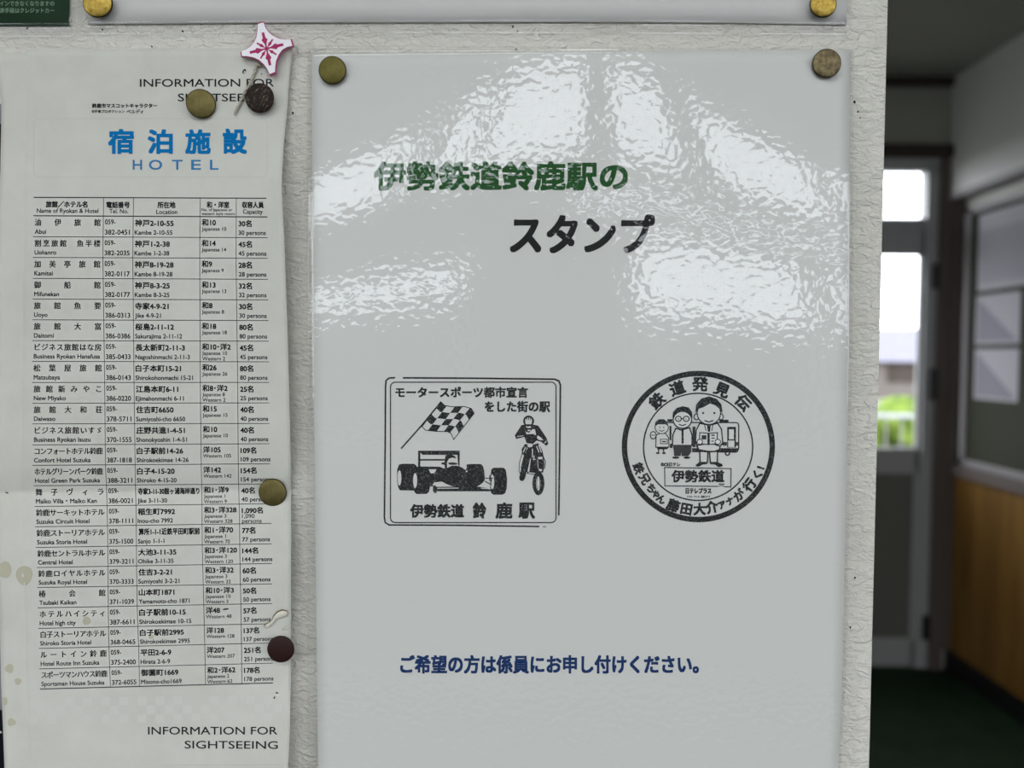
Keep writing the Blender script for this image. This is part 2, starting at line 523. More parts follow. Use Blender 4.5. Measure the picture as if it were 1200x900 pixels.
def posted(name, y0, y1, z0, z1, label, tri):
    r = empty(name, (1.9355, (y0 + y1) / 2, z0), label, 'notice')
    boxes('paper_sheet', 'pin_paper', [(1.9345, 1.9358, y0, y1, z0, z1)], r)
    X = 1.9342
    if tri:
        from_data('reflection_triangle', [(X, y1 - 0.012, z0 + 0.012), (X, y0 + 0.012, z0 + 0.012), (X, y1 - 0.012, z1 - 0.012)], [(0, 1, 2)], 'print_and_reflection', r)  # glass reflection across the sheet, put in as a flat grey triangle
    else:
        vs, fs = [], []
        y = y0 + 0.02
        while y < y1 - 0.02:
            b = len(vs)
            vs += [(X, y, z0 + 0.03), (X, y + 0.008, z0 + 0.03), (X, y + 0.008, z1 - 0.07), (X, y, z1 - 0.07)]
            fs.append((b, b + 1, b + 2, b + 3))
            y += 0.02
        from_data('printed_columns', vs, fs, 'print_and_reflection', r)
    return r


posted('posted_timetable', 2.55, 3.16, 1.69, 2.01, 'wide grey timetable sheet at the top of the noticeboard', False)
posted('posted_notice', 2.86, 3.165, 1.465, 1.67, 'pale sheet with painted dark reflection in the middle of the noticeboard, under the timetable', True)
posted('posted_notice', 2.86, 3.165, 1.235, 1.445, 'pale sheet with painted dark reflection, lowest on the noticeboard', True)

# ------------------------------------------------------------------ outside
struct(boxes('ground', 'ground', [(-30, 30, FY + 0.1, 60, -0.2, -0.1), (-30, 30, -40, ROOM_B - 0.1, -0.2, -0.1)]))
rl = empty('platform_railing', (2.7, 5.4, -0.1), 'white metal railing outside the glass door', 'railing')
boxes('top_rail', 'rail_white', [(0.3, 5.0, 5.385, 5.425, 0.985, 1.015)], rl, bev=0.006)
for x in (0.9, 1.9, 2.9, 3.9, 4.9):
    boxes('post', 'rail_white', [(x - 0.025, x + 0.025, 5.39, 5.42, -0.1, 0.985)], rl)
for k in range(38):
    x = 1.03 + 0.11 * k
    if x < 4.85 and min(abs(x - q) for q in (1.9, 2.9, 3.9)) > 0.04:
        boxes('baluster', 'alu', [(x - 0.004, x + 0.004, 5.401, 5.409, 0.0, 0.985)], rl)
boxes('bottom_rail', 'rail_white', [(0.3, 5.0, 5.39, 5.42, -0.02, 0.01)], rl)
bm = bmesh.new()
random.seed(3)
for k in range(150):
    x, y, z = random.uniform(1.5, 8.0), random.uniform(8.6, 9.4), random.uniform(-0.05, 0.85)
    r = bmesh.ops.create_icosphere(bm, subdivisions=2, radius=random.uniform(0.18, 0.3))
    for v in r['verts']:
        v.co = v.co * random.uniform(0.86, 1.14) + Vector((x, y, z))
tag(bmobj('hedge', bm, 'leaf'), 'bright green hedge beyond the white railing', 'hedge')


def house(x, y, wx, wy, h, rh, label):
    r = empty('distant_house', (x, y, -0.1), label, 'house')
    boxes('house_wall', 'far_house', [(x - wx / 2, x + wx / 2, y - wy / 2, y + wy / 2, -0.1, h)], r)
    X0, X1, Y0, Y1 = x - wx / 2 - 0.3, x + wx / 2 + 0.3, y - wy / 2 - 0.3, y + wy / 2 + 0.3
    from_data('roof', [(X0, Y0, h), (X1, Y0, h), (X1, Y1, h), (X0, Y1, h), (X0, y, h + rh), (X1, y, h + rh)],
              [(0, 1, 5, 4), (2, 3, 4, 5), (1, 2, 5), (3, 0, 4), (3, 2, 1, 0)], 'far_roof', r)
    boxes('window_pane', 'dark_trim', [(x - wx / 2 + 0.8, x - wx / 2 + 2.0, y - wy / 2 - 0.03, y - wy / 2, 0.5, 1.2)], r)


house(16.0, 34.0, 5.5, 6, 1.3, 1.4, 'pale house with a lilac grey roof far beyond the hedge')
house(22.5, 36.0, 6, 6, 1.2, 1.2, 'farther pale house to the right of the nearer one beyond the hedge')
yw = struct(boxes('wall_added', 'added_wall', [(-7, 0.45, -6.2, -6.0, -0.1, 1.93), (0.45, 7, -6.2, -6.0, -0.1, 1.76)]))  # unseen wall, added to cut off the window reflections from below

# ------------------------------------------------------------------ print helpers (all work in photo units on the sheet they belong to)
GL = {}


def glyphs(s, res=3):
    key = (s, res)
    if key in GL:
        return GL[key]
    c = bpy.data.curves.new('t', 'FONT')
    c.body = s
    c.size = 1.0
    c.resolution_u = res
    o = bpy.data.objects.new('t', c)
    COL.objects.link(o)
    bpy.context.view_layer.update()
    me = bpy.data.meshes.new_from_object(o.evaluated_get(bpy.context.evaluated_depsgraph_get()))
    vs = [(v.co.x, v.co.y) for v in me.vertices]
    me.calc_loop_triangles()
    ts = [tuple(t.vertices) for t in me.loop_triangles]
    bpy.data.objects.remove(o)
    bpy.data.curves.remove(c)
    bpy.data.meshes.remove(me)
    xs, ys = [v[0] for v in vs], [v[1] for v in vs]
    GL[key] = (vs, ts, min(xs), max(xs), min(ys), max(ys))
    return GL[key]


KANJI = glyphs('国')          # reference heights
CAPH = glyphs('H')


class Ink:
    def __init__(s):
        s.v, s.f, s.m = [], [], []

    def raw(s, pts, tris, layer=0, mi=0):
        b = len(s.v)
        s.v += [(x, y, layer) for x, y in pts]
        for t in tris:
            s.f.append((b + t[0], b + t[1], b + t[2]))
            s.m.append(mi)

    def poly(s, pts, layer=0, mi=0):
        tr = tessellate_polygon([[Vector((x, y, 0)) for x, y in pts]])
        s.raw(pts, tr, layer, mi)

    def ell(s, cx, cy, rx, ry, layer=0, mi=0, rot=0, n=20):
        c, d = math.cos(rot), math.sin(rot)
        pts = [(cx + rx * math.cos(a) * c - ry * math.sin(a) * d, cy + rx * math.cos(a) * d + ry * math.sin(a) * c) for a in [k * 2 * PI / n for k in range(n)]]
        s.poly(pts, layer, mi)

    def stroke(s, pts, wd, layer=0, mi=0, closed=False, step=6.0):
        P = []
        seq = list(pts) + ([pts[0]] if closed else [])
        for a, b in zip(seq[:-1], seq[1:]):
            n = max(1, int(math.hypot(b[0] - a[0], b[1] - a[1]) / step))
            P += [(a[0] + (b[0] - a[0]) * k / n, a[1] + (b[1] - a[1]) * k / n) for k in range(n)]
        if not closed:
            P.append(seq[-1])
        n = len(P)
        out = []
        for i, p in enumerate(P):
            q0 = P[i - 1] if (i > 0 or closed) else p
            q1 = P[(i + 1) % n] if (i < n - 1 or closed) else p
            d0 = Vector((p[0] - q0[0], p[1] - q0[1])); d1 = Vector((q1[0] - p[0], q1[1] - p[1]))
            if d0.length < 1e-6: d0 = d1
            if d1.length < 1e-6: d1 = d0
            d0.normalize(); d1.normalize()
            t = d0 + d1
            t = t.normalized() if t.length > 1e-4 else d0
            k = 1.0 / max(0.5, t.dot(d0))
            nx, ny = -t.y * wd / 2 * k, t.x * wd / 2 * k
            out += [(p[0] + nx, p[1] + ny), (p[0] - nx, p[1] - ny)]
        tr = []
        for i in range(n if closed else n - 1):
            a, b = 2 * i, 2 * ((i + 1) % n)
            tr += [(a, a + 1, b + 1), (a, b + 1, b)]
        s.raw(out, tr, layer, mi)

    def _put(s, g, fx, layer, mi, bold):
        offs = [(0, 0)]
        if bold:
            b = bold
            offs += [(b, b), (-b, b), (b, -b), (-b, -b)]
            if b > 0.5:
                offs += [(b, 0), (-b, 0), (0, b), (0, -b)]
        for q, (dx, dy) in enumerate(offs):
            s.raw([fx(x, y, dx, dy) for x, y in g[0]], g[1], layer + 0.02 * q, mi)

    def text(s, t, x0, yc, hpx, ref='k', xs=1.0, x1=None, layer=0, mi=0, bold=0.0, warp=None, slope=0.0, right=None, res=3):
        """left edge x0, vertical centre yc; hpx = height of a kanji ('k') or a capital ('c')"""
        R = KANJI if ref == 'k' else CAPH
        g = glyphs(t, res)
        sc_ = hpx / (R[5] - R[4])
        mid = (R[5] + R[4]) / 2
        if x1 is not None:
            sx = (x1 - x0) / (g[3] - g[2])
        else:
            sx = sc_ * xs
        if right is not None:
            x0 = right - (g[3] - g[2]) * sx

        def fx(x, y, dx, dy):
            X = x0 + (x - g[2]) * sx + dx
            Y = yc - (y - mid) * sc_ + dy + slope * (X - x0)
            return warp(X, Y) if warp else (X, Y)
        s._put(g, fx, layer, mi, bold)

    def fit(s, t, x0, x1, y0, y1, layer=0, mi=0, bold=0.0, shear=0.0, slope=0.0, res=4):
        g = glyphs(t, res)
        sx, sy = (x1 - x0 - 2 * bold) / (g[3] - g[2]), (y1 - y0 - 2 * bold) / (g[5] - g[4])

        def fx(x, y, dx, dy):
            X, Y = x0 + bold + (x - g[2]) * sx + dx, y1 - bold - (y - g[4]) * sy + dy
            return (X + shear * (y1 - Y), Y + slope * (X - x0))
        s._put(g, fx, layer, mi, bold)

    def char(s, t, cx_, cy_, size, ang, layer=0, mi=0, bold=0.0, xs=1.0):
        """one character centred at a point, turned by ang (clockwise in the photo)"""
        g = glyphs(t)
        k = size / (KANJI[5] - KANJI[4])
        mx, my = (g[2] + g[3]) / 2, (KANJI[5] + KANJI[4]) / 2
        if t in '!ゃ':
            my = (g[4] + g[5]) / 2
        c, d = math.cos(ang), math.sin(ang)

        def fx(x, y, dx, dy):
            u, v = (x - mx) * k * xs, -(y - my) * k
            return (cx_ + u * c - v * d + dx, cy_ + u * d + v * c + dy)
        s._put(g, fx, layer, mi, bold)

    def build(s, name, mats, parent, hf, off=0.00010):
        vs = [onwall(x, y, hf(x, y) + off + l * 0.00003) for x, y, l in s.v]
        return from_data(name, vs, s.f, mats, parent, s.m)


def sstep(x, a, b):
    t = min(1, max(0, (x - a) / (b - a)))
    return t * t * (3 - 2 * t)


def interp(x, pts):
    if x <= pts[0][0]: return pts[0][1]
    for (a, b), (c, d) in zip(pts[:-1], pts[1:]):
        if x <= c:
            return b + (d - b) * (x - a) / (c - a)
    return pts[-1][1]


def grid(name, mats, parent, cols, rows, place, smooth=True, solid=0.0):
    vs = [place(c, r) for r in rows for c in cols]
    n = len(cols)
    fs = [(j * n + i, (j + 1) * n + i, (j + 1) * n + i + 1, j * n + i + 1) for j in range(len(rows) - 1) for i in range(n - 1)]
    o = from_data(name, vs, fs, mats, parent, None, smooth)
    if solid:
        md = o.modifiers.new('thickness', 'SOLIDIFY')
        md.thickness = solid
        md.offset = -1
    return o


# ------------------------------------------------------------------ laminated stamp notice (the large sheet on the right)
def h_notice(px, py):
    """distance from the wall: held by two pins at the top corners, bowing out below and between them"""
    u = (px - 683) / 318.0
    d = max(0.0, py - 53) / 112.0
    out = 8.4 * (1.0 - min(1.15, u * u) * math.exp(-d * d / (d + 0.3)))
    low = -4.2 * sstep(py, 470, 960)
    return (1.2 + out + low) * 0.001


nL = lambda y: interp(y, [(53, 359.6), (900, 359.6), (960, 359.8)])
nR = lambda y: interp(y, [(53, 1000.8), (400, 999), (780, 992.0), (900, 984.8), (960, 981)])
pL = lambda y: interp(y, [(60, 364.8), (450, 367.6), (900, 372.6), (950, 373)])
pR = lambda y: interp(y, [(60, 996.2), (400, 995), (780, 987.3), (900, 982.4), (950, 979)])
nT = lambda x: 53 + (x - 360) * 4 / 640.0
pT = lambda x: 63 - (x - 365) * 4.3 / 631.0
notice = empty('laminated_notice', onwall(680, 957, 0.001), 'large white laminated notice with two stamp prints and green heading, right of the hotel leaflet', 'notice')
K = 40
tt = [k / K for k in range(K + 1)]
rr = [k / 60 for k in range(61)]
grid('paper_sheet', 'notice_paper', notice, tt, rr,
     lambda c, r: (lambda y: onwall(pL(y) + (pR(y) - pL(y)) * c, y, h_notice(pL(y) + (pR(y) - pL(y)) * c, y)))(pT(pL(80) + (pR(80) - pL(80)) * c) * (1 - r) + 947 * r), solid=0.0002)


def pouch(name, parent, L, R, T, B, paper, hf, rad, film_, over=0.00045):
    """clear pouch: lies low on the margin, steps up over the paper edge, ends in a thin rounded lip"""
    def dens(a, b, n):
        w_ = b - a
        return sorted(set([1.3 * k / w_ for k in range(16)] + [k / n for k in range(1, n) if 24 < k * w_ / n < w_ - 24] + [1 - 1.3 * k / w_ for k in range(16)]))
    Tm, Bm = T(500), B(500)
    cs, rs = dens(L(500), R(500), 44), dens(Tm, Bm, 60)
    qL, qR, qT, qB = paper

    def place(c, r):
        x0, x1 = L(Tm + (Bm - Tm) * r), R(Tm + (Bm - Tm) * r)
        x = x0 + (x1 - x0) * c
        y0, y1 = T(x), B(x)
        y = y0 + (y1 - y0) * r
        # round the corners
        dx, dy = min(x - x0, x1 - x), min(y - y0, y1 - y)
        if dx < rad and dy < rad:
            ex, ey = rad - dx, rad - dy
            q = math.hypot(ex, ey)
            m_ = max(ex, ey)
            if q > 1e-6:
                f = m_ / q
                nx, ny = rad - ex * f, rad - ey * f
                x += (nx - dx) * (1 if x - x0 < x1 - x else -1)
                y += (ny - dy) * (1 if y - y0 < y1 - y else -1)
        dpa = min(x - qL(y), qR(y) - x, y - qT(x), qB(x) - y)      # signed distance into the paper
        up = over * sstep(dpa, -2.5, 1.5)
        edge = min(c * (x1 - x0), (1 - c) * (x1 - x0), r * (y1 - y0), (1 - r) * (y1 - y0))
        lip = -0.0006 * (1 - sstep(edge, 0, 1.6))
        return onwall(x, y, hf(x, y) + 0.00005 + up + lip)
    return grid(name, film_, parent, cs, rs, place)


pouch('laminating_pouch', notice, nL, nR, nT, lambda x: 957, (pL, pR, pT, lambda x: 947), h_notice, 5.0, 'film')

ik = Ink()
ik.fit('伊勢鉄道鈴鹿駅の', 438, 736, 189, 223.5, bold=1.25)
ik.build('printed_heading', 'green_ink', notice, h_notice)
ik = Ink()
ik.fit('スタンプ', 597, 766, 251, 297, bold=1.5, shear=0.04)
ik.build('printed_title', 'title_ink', notice, h_notice)
ik = Ink()
ik.fit('ご希望の方は係員にお申し付けください。', 469, 819, 767.5, 789.5, bold=0.75)
ik.build('printed_note', 'navy_ink', notice, h_notice)


def rrect(x0, x1, y0, y1, r, n=5):
    pts = []
    for cx_, cy_, a0 in ((x1 - r, y0 + r, -PI / 2), (x1 - r, y1 - r, 0), (x0 + r, y1 - r, PI / 2), (x0 + r, y0 + r, PI)):
        pts += [(cx_ + r * math.cos(a0 + k * PI / 2 / n), cy_ + r * math.sin(a0 + k * PI / 2 / n)) for k in range(n + 1)]
    return pts


# motorsport stamp
ik = Ink()
ik.stroke([(472, 442.8), (560, 443.3), (650, 444.4), (655, 446.5), (656.7, 451), (656, 520), (654.8, 604)], 2.0)
ik.stroke([(463, 442.6), (456, 443), (452.4, 446), (451.8, 453), (451.4, 520), (450.4, 606), (451.5, 612.5), (456, 615.2), (540, 615.6), (632, 617)], 1.9)
ik.stroke([(636, 617.2), (640, 617.2)], 1.0)
ik.stroke(rrect(457.6, 651.6, 447.9, 612.4, 5.5), 1.3, closed=True)
st = ik.build('motorsport_stamp', 'stamp_ink', notice, h_notice)
ik = Ink()
ik.fit('モータースポーツ都市宣言', 463.2, 619, 453.2, 466.2, bold=0.48)
ik.build('stamp_lettering', 'stamp_ink', st, h_notice)
ik = Ink()
ik.fit('をした街の駅', 568, 644.8, 469.8, 483.2, bold=0.5)
ik.build('stamp_lettering', 'stamp_ink', st, h_notice)
ik = Ink()
ik.fit('伊勢鉄道', 480.5, 544, 590.6, 606.8, bold=0.62)
ik.build('stamp_lettering', 'stamp_ink', st, h_notice)
ik = Ink()
for ch, a, b in (('鈴', 554, 570), ('鹿', 580.5, 600.5), ('駅', 607.5, 627)):
    ik.fit(ch, a, b, 588.8, 608, bold=0.75)
ik.build('stamp_lettering', 'stamp_ink', st, h_notice)
# chequered flag
ik = Ink()
F = lambda x, y: (450 + x / 9.0, 440 + y / 9.0)
ik.stroke([F(180, 772), F(395, 530), F(600, 280)], 1.8)
topc = [(0, F(600, 278)), (0.15, F(640, 318)), (0.35, F(725, 330)), (0.65, F(850, 328)), (0.85, F(922, 350)), (1, F(950, 400))]
botc = [(0, F(400, 540)), (0.15, F(440, 578)), (0.4, F(555, 590)), (0.7, F(668, 592)), (0.85, F(708, 612)), (1, F(735, 675))]


def fpt(u, v):
    a = (interp(u, [(t, p[0]) for t, p in topc]), interp(u, [(t, p[1]) for t, p in topc]))
    b = (interp(u, [(t, p[0]) for t, p in botc]), interp(u, [(t, p[1]) for t, p in botc]))
    return (a[0] + (b[0] - a[0]) * v, a[1] + (b[1] - a[1]) * v)


for i in range(5):
    for j in range(4):
        if (i + j) % 2 == 0:
            us = [(i + k / 4) / 5 for k in range(5)]
            ik.poly([fpt(u, j / 4) for u in us] + [fpt(u, (j + 1) / 4) for u in reversed(us)])
ik.stroke([fpt(k / 20, 0) for k in range(21)] + [fpt(1, 0.5)] + [fpt(k / 20, 1) for k in range(20, -1, -1)] + [fpt(0, 0.5)], 1.0, closed=True)
ik.build('chequered_flag', 'stamp_ink', st, h_notice)
# racing car
ik = Ink()
C_ = lambda pts: [(455 + x / 8.0, 520 + y / 8.0) for x, y in pts]
P = lambda pts, l=0, m_=0: ik.poly(C_(pts), l, m_)
E_ = lambda x, y, rx, ry, l=0, m_=0, rot=0: ik.ell(455 + x / 8.0, 520 + y / 8.0, rx / 8.0, ry / 8.0, l, m_, rot)
S_ = lambda pts, wd, l=0, m_=0: ik.stroke(C_(pts), wd / 8.0, l, m_)
P([(100, 196), (130, 188), (240, 188), (262, 202), (272, 225), (275, 440), (110, 437), (94, 412), (82, 345), (84, 240)])
E_(105, 320, 18, 72, 1, 1)
P([(250, 222), (280, 215), (385, 215), (405, 240), (420, 300), (418, 400), (392, 400), (382, 448), (360, 470), (265, 472), (244, 452), (234, 330), (238, 250)], 1)
E_(252, 345, 19, 70, 2, 1)
P([(280, 65), (670, 65), (670, 104), (320, 104), (300, 85), (300, 215), (280, 215)])
P([(648, 100), (670, 100), (668, 215), (655, 200)])
S_([(300, 151), (535, 151)], 15)
P([(540, 104), (600, 104), (625, 118), (640, 138), (600, 130), (570, 140), (552, 168), (550, 228), (530, 228), (530, 200), (495, 190), (500, 178), (528, 172), (530, 140)])
P([(560, 180), (590, 174), (630, 178), (655, 186), (640, 196), (600, 198), (570, 194)], 1)
P([(300, 213), (480, 215), (520, 232), (560, 224), (595, 206), (645, 206), (690, 222), (722, 246), (735, 232), (733, 195), (765, 190), (868, 190), (890, 212), (902, 270), (905, 340),
   (880, 372), (845, 395), (810, 425), (680, 412), (600, 398), (545, 378), (505, 355), (430, 362), (425, 372), (405, 402), (380, 260), (300, 235)])
P([(378, 240), (452, 238), (442, 262), (430, 276), (398, 278)], 2, 1)
ik.ell(455 + 735 / 8, 520 + 258 / 8, 1.1, 1.1, 2, 1)
P([(420, 394), (440, 388), (452, 404), (640, 402), (860, 404), (975, 424), (975, 446), (455, 446), (452, 464), (430, 462), (418, 440)])
S_([(458, 418), (660, 416)], 7, 2, 1)
S_([(868, 416), (960, 424)], 8, 2, 1)
P([(968, 236), (990, 225), (1082, 225), (1102, 246), (1114, 330), (1110, 420), (1095, 464), (1070, 478), (985, 478), (965, 462), (955, 420), (958, 300)])
P([(962, 300), (976, 286), (988, 306), (994, 350), (992, 392), (984, 422), (966, 424), (960, 392), (972, 340)], 2, 1)
S_([(905, 323), (985, 323)], 8, 3)
S_([(905, 352), (970, 386)], 9, 3)
S_([(953, 295), (950, 348)], 9, 3)
ik.build('racing_car', ['stamp_ink', 'notice_paper'], st, h_notice)
# motocross rider
ik = Ink()
C_ = lambda pts: [(595 + x / 8.18, 480 + y / 8.18) for x, y in pts]
E_ = lambda x, y, rx, ry, l=0, m_=0, rot=0: ik.ell(595 + x / 8.18, 480 + y / 8.18, rx / 8.18, ry / 8.18, l, m_, rot)
S_ = lambda pts, wd, l=0, m_=0: ik.stroke(C_(pts), wd / 8.18, l, m_)
E_(200, 110, 53, 54)
P([(166, 100), (180, 78), (222, 78), (234, 100), (228, 140), (172, 140)], 1, 1)
for q in (182, 200, 218):
    S_([(q, 72), (q, 100)], 8, 2)
P([(130, 150), (160, 143), (245, 143), (292, 154), (322, 196), (372, 272), (390, 328), (370, 348), (318, 308), (276, 298), (240, 330), (180, 320), (160, 262), (80, 282), (68, 246), (108, 186)])
P([(166, 192), (176, 214), (204, 222), (240, 186), (262, 190), (272, 244), (180, 240)], 1, 1)
P([(178, 158), (196, 164), (214, 158), (228, 170), (204, 178), (178, 172)], 1, 1)
S_([(190, 200), (218, 200)], 12, 2, 1)
S_([(182, 240), (255, 238)], 9, 2)
P([(285, 246), (312, 262), (342, 292), (300, 290), (280, 276)], 1, 1)
S_([(90, 258), (150, 250)], 7, 1, 1)
S_([(352, 322), (370, 300)], 8, 1, 1)
P([(165, 330), (240, 336), (292, 322), (330, 386), (345, 450), (352, 520), (340, 602), (240, 616), (206, 602), (212, 480), (180, 450), (134, 430), (134, 378)])
P([(190, 334), (240, 334), (236, 356), (206, 362), (188, 350)], 1, 1)
for a, b in (((170, 360), (148, 410)), ((188, 366), (170, 416)), ((238, 376), (236, 460)), ((276, 350), (300, 410)), ((296, 340), (324, 410)), ((252, 440), (250, 480))):
    S_([a, b], 9, 1, 1)
P([(134, 434), (160, 432), (128, 600), (112, 590), (112, 500)], 0, 1)
S_([(134, 432), (112, 510), (108, 590), (124, 620)], 7, 1)
S_([(160, 432), (128, 560)], 6, 1)
P([(214, 462), (222, 470), (206, 600), (182, 596)], 2, 1)
S_([(214, 462), (184, 600)], 6, 3)
P([(172, 400), (198, 360), (232, 380), (200, 520), (166, 660), (146, 686), (118, 680), (110, 656), (130, 560)], 2)
S_([(186, 604), (262, 616)], 22, 3)
S_([(200, 606), (262, 612)], 10, 4, 1)
P([(288, 456), (332, 452), (334, 474), (292, 476)], 3, 1)
S_([(340, 450), (362, 500), (354, 562), (336, 566)], 8, 3)
P([(296, 566), (330, 572), (326, 592), (300, 588)], 3, 1)
S_([(286, 480), (292, 560)], 6, 3, 1)
S_([(240, 480), (270, 476)], 6, 3, 1)
E_(294, 706, 58, 116, 1)
E_(292, 708, 21, 68, 2, 1)
S_([(284, 650), (276, 710), (286, 768)], 5, 3)
S_([(304, 660), (308, 710), (302, 750)], 5, 3)
ik.build('motocross_rider', ['stamp_ink', 'notice_paper'], st, h_notice)

# round railway stamp
CX, CY = 818.4, 523.3
ik = Ink()


def circ(cx_, cy_, rx, ry, n=72):
    return [(cx_ + rx * math.cos(k * 2 * PI / n), cy_ + ry * math.sin(k * 2 * PI / n)) for k in range(n)]


ik.stroke(circ(CX, CY, 86.6, 85.6, 96), 6.4, closed=True)
ik.stroke(circ(818.1, 523.7, 64, 62.8), 1.7, closed=True)
st2 = ik.build('railway_stamp', 'stamp_ink', notice, h_notice)
ik = Ink()
for ch, x, y, sz in (('鉄', 770, 469.8, 15), ('道', 793.8, 455.2, 15), ('発', 820.4, 450.4, 15.3), ('見', 846.1, 457.0, 15), ('伝', 870.8, 472, 15)):
    ik.char(ch, x, y, sz, math.atan2(x - CX, CY - y), bold=0.6, xs=1.08)
ik.build('stamp_lettering', 'stamp_ink', st2, h_notice)
ik = Ink()
for ch, x, y, sz, bd in (('鉄', 748.2, 548.9, 11.5, .5), ('兄', 755.5, 561.1, 11.5, .5), ('ち', 762.9, 572.2, 10, .5), ('ゃ', 768.4, 579.2, 10, .5), ('ん', 775, 585, 10, .5),
                         ('藤', 789, 592.7, 13, .6), ('田', 804.4, 596.6, 13, .6), ('大', 819.8, 596.8, 13, .6), ('介', 834.2, 594.6, 13, .6), ('ア', 846.2, 591.8, 9, .5), ('ナ', 855.5, 587.2, 9, .5),
                         ('が', 866.2, 580.4, 12, .5), ('行', 878.3, 568.4, 13, .6), ('く', 887.5, 556.5, 11, .6), ('!', 891.4, 548.2, 10, .6)):
    ik.char(ch, x, y, sz, math.atan2(x - CX, CY - y) + PI, bold=bd)
ik.build('stamp_lettering', 'stamp_ink', st2, h_notice)
ik = Ink()
ik.text('©CS日テレ', 774.6, 544.3, 4.3, x1=797, bold=0.25)
ik.build('stamp_lettering', 'stamp_ink', st2, h_notice)
ik = Ink()
ik.fit('日テレプラス', 803.3, 833.8, 571.6, 578.8, bold=0.4)
ik.text('ドラマ・アニメ・音楽ライブ', 805.5, 582.2, 2.5, x1=832, bold=0.15)
ik.build('stamp_lettering', 'stamp_ink', st2, h_notice)
ik = Ink()
ik.stroke([(778.8, 547.8), (856.7, 549.2), (856.4, 570.7), (848.6, 570.4)], 1.2)
ik.stroke([(841.5, 570), (779.2, 569.4), (778.8, 547.4)], 1.2)
ik.fit('伊勢鉄道', 786.8, 849, 550.6, 565.4, bold=0.55)
ik.stroke([(842, 567.2), (849, 567.4)], 1.2)
ik.stroke([(842, 570), (845.5, 568.8), (849, 570.2)], 0.9)
ik.build('name_plate', 'stamp_ink', st2, h_notice)
C_ = lambda pts: [(755 + x / 10.0, 460 + y / 10.0) for x, y in pts]
E_ = lambda x, y, rx, ry, l=0, m_=0, rot=0: ik.ell(755 + x / 10.0, 460 + y / 10.0, rx / 10.0, ry / 10.0, l, m_, rot)
S_ = lambda pts, wd=13, l=0, m_=0, closed=False: ik.stroke(C_(pts), wd / 10.0, l, m_, closed)
SH = lambda pts, l, wd=15: (P(pts, l, 1), S_(pts, wd, l + 0.4, 0, True))     # outlined white shape
SE = lambda x, y, rx, ry, l, wd=12: (E_(x, y, rx + wd / 2, ry + wd / 2, l, 0), E_(x, y, rx - wd / 2, ry - wd / 2, l + 0.3, 1))
# train carriage
ik = Ink()
P([(270, 312), (330, 312), (330, 342), (270, 342)]); P([(880, 318), (988, 318), (988, 346), (880, 346)])
S_([(270, 352), (1080, 352), (1100, 362), (1107, 385), (1107, 650), (1095, 690)], 14)
P([(560, 652), (1107, 652), (1100, 692), (1080, 706), (560, 700)])
P([(300, 600), (330, 600), (330, 650), (300, 650)])
P([(915, 580), (968, 580), (968, 622), (915, 622)], 0, 2); P([(1072, 580), (1104, 580), (1104, 622), (1072, 622)], 0, 2)
P([(972, 402), (1074, 402), (1074, 646), (972, 646)])
P([(992, 430), (1050, 430), (1050, 548), (992, 548)], 1, 1); P([(984, 562), (1056, 562), (1056, 640), (984, 640)], 1, 1)
P([(565, 400), (600, 400), (600, 640), (565, 640)], 0, 2)
P([(296, 392), (318, 392), (318, 560), (296, 560)])
E_(975, 712, 32, 32, 1); E_(975, 714, 14, 12, 2, 1)
ik.build('train_drawing', ['stamp_ink', 'notice_paper', 'thin_ink'], st2, h_notice)
# three plain figures in front of it
ik = Ink()
SH([(140, 500), (180, 480), (250, 480), (285, 530), (290, 640), (135, 640)], 3, 11)          # child
SE(205, 410, 78, 72, 4, 10)
P([(122, 400), (130, 345), (170, 314), (230, 312), (270, 345), (282, 400), (250, 372), (160, 372)], 5)
E_(182, 408, 7, 9, 5); E_(228, 408, 7, 9, 5); S_([(172, 440), (205, 455), (238, 440)], 9, 5)
P([(145, 640), (285, 640), (270, 665), (155, 665)], 4)
S_([(170, 665), (165, 700)], 12, 4); S_([(225, 665), (230, 700)], 12, 4); E_(158, 710, 22, 10, 4); E_(232, 710, 22, 10, 4)
SH([(190, 548), (270, 548), (270, 600), (190, 600)], 5, 9); S_([(205, 575), (255, 575)], 14, 6)
SE(105, 500, 34, 42, 4, 12); S_([(85, 500), (125, 500)], 10, 5)
SH([(370, 420), (440, 440), (530, 410), (560, 500), (560, 620), (330, 620), (335, 500)], 5)      # second man
SE(447, 320, 108, 100, 6, 13)
P([(330, 300), (338, 230), (380, 180), (450, 160), (520, 175), (560, 230), (564, 300), (530, 250), (470, 222), (400, 228), (352, 280)], 7)
SE(400, 308, 34, 30, 7.5, 13); SE(492, 308, 34, 30, 7.5, 13); S_([(434, 306), (458, 306)], 12, 8)
E_(402, 310, 7, 8, 8.5); E_(490, 310, 7, 8, 8.5); S_([(405, 372), (447, 388), (490, 372)], 12, 8)
P([(437, 425), (460, 425), (462, 590), (448, 605), (436, 590)], 7)
P([(335, 618), (555, 618), (550, 700), (515, 745), (440, 745), (435, 700), (425, 745), (350, 745), (345, 680)], 6, 2)
E_(370, 762, 42, 14, 6); E_(500, 762, 40, 14, 6)
SH([(650, 360), (760, 385), (860, 360), (905, 430), (920, 590), (880, 640), (620, 640), (600, 560), (610, 440)], 9)     # tall man
SH([(615, 620), (700, 605), (820, 605), (890, 630), (880, 670), (820, 690), (750, 690), (640, 670)], 9.5)
SH([(650, 690), (745, 695), (738, 820), (655, 820)], 9); SH([(765, 695), (858, 690), (856, 820), (775, 820)], 9)
P([(602, 850), (640, 818), (738, 822), (735, 838), (680, 845), (640, 868), (605, 865)], 10); P([(770, 822), (860, 815), (915, 840), (918, 865), (870, 875), (830, 845), (772, 838)], 10)
SE(612, 285, 28, 34, 10); SE(898, 285, 28, 34, 10)
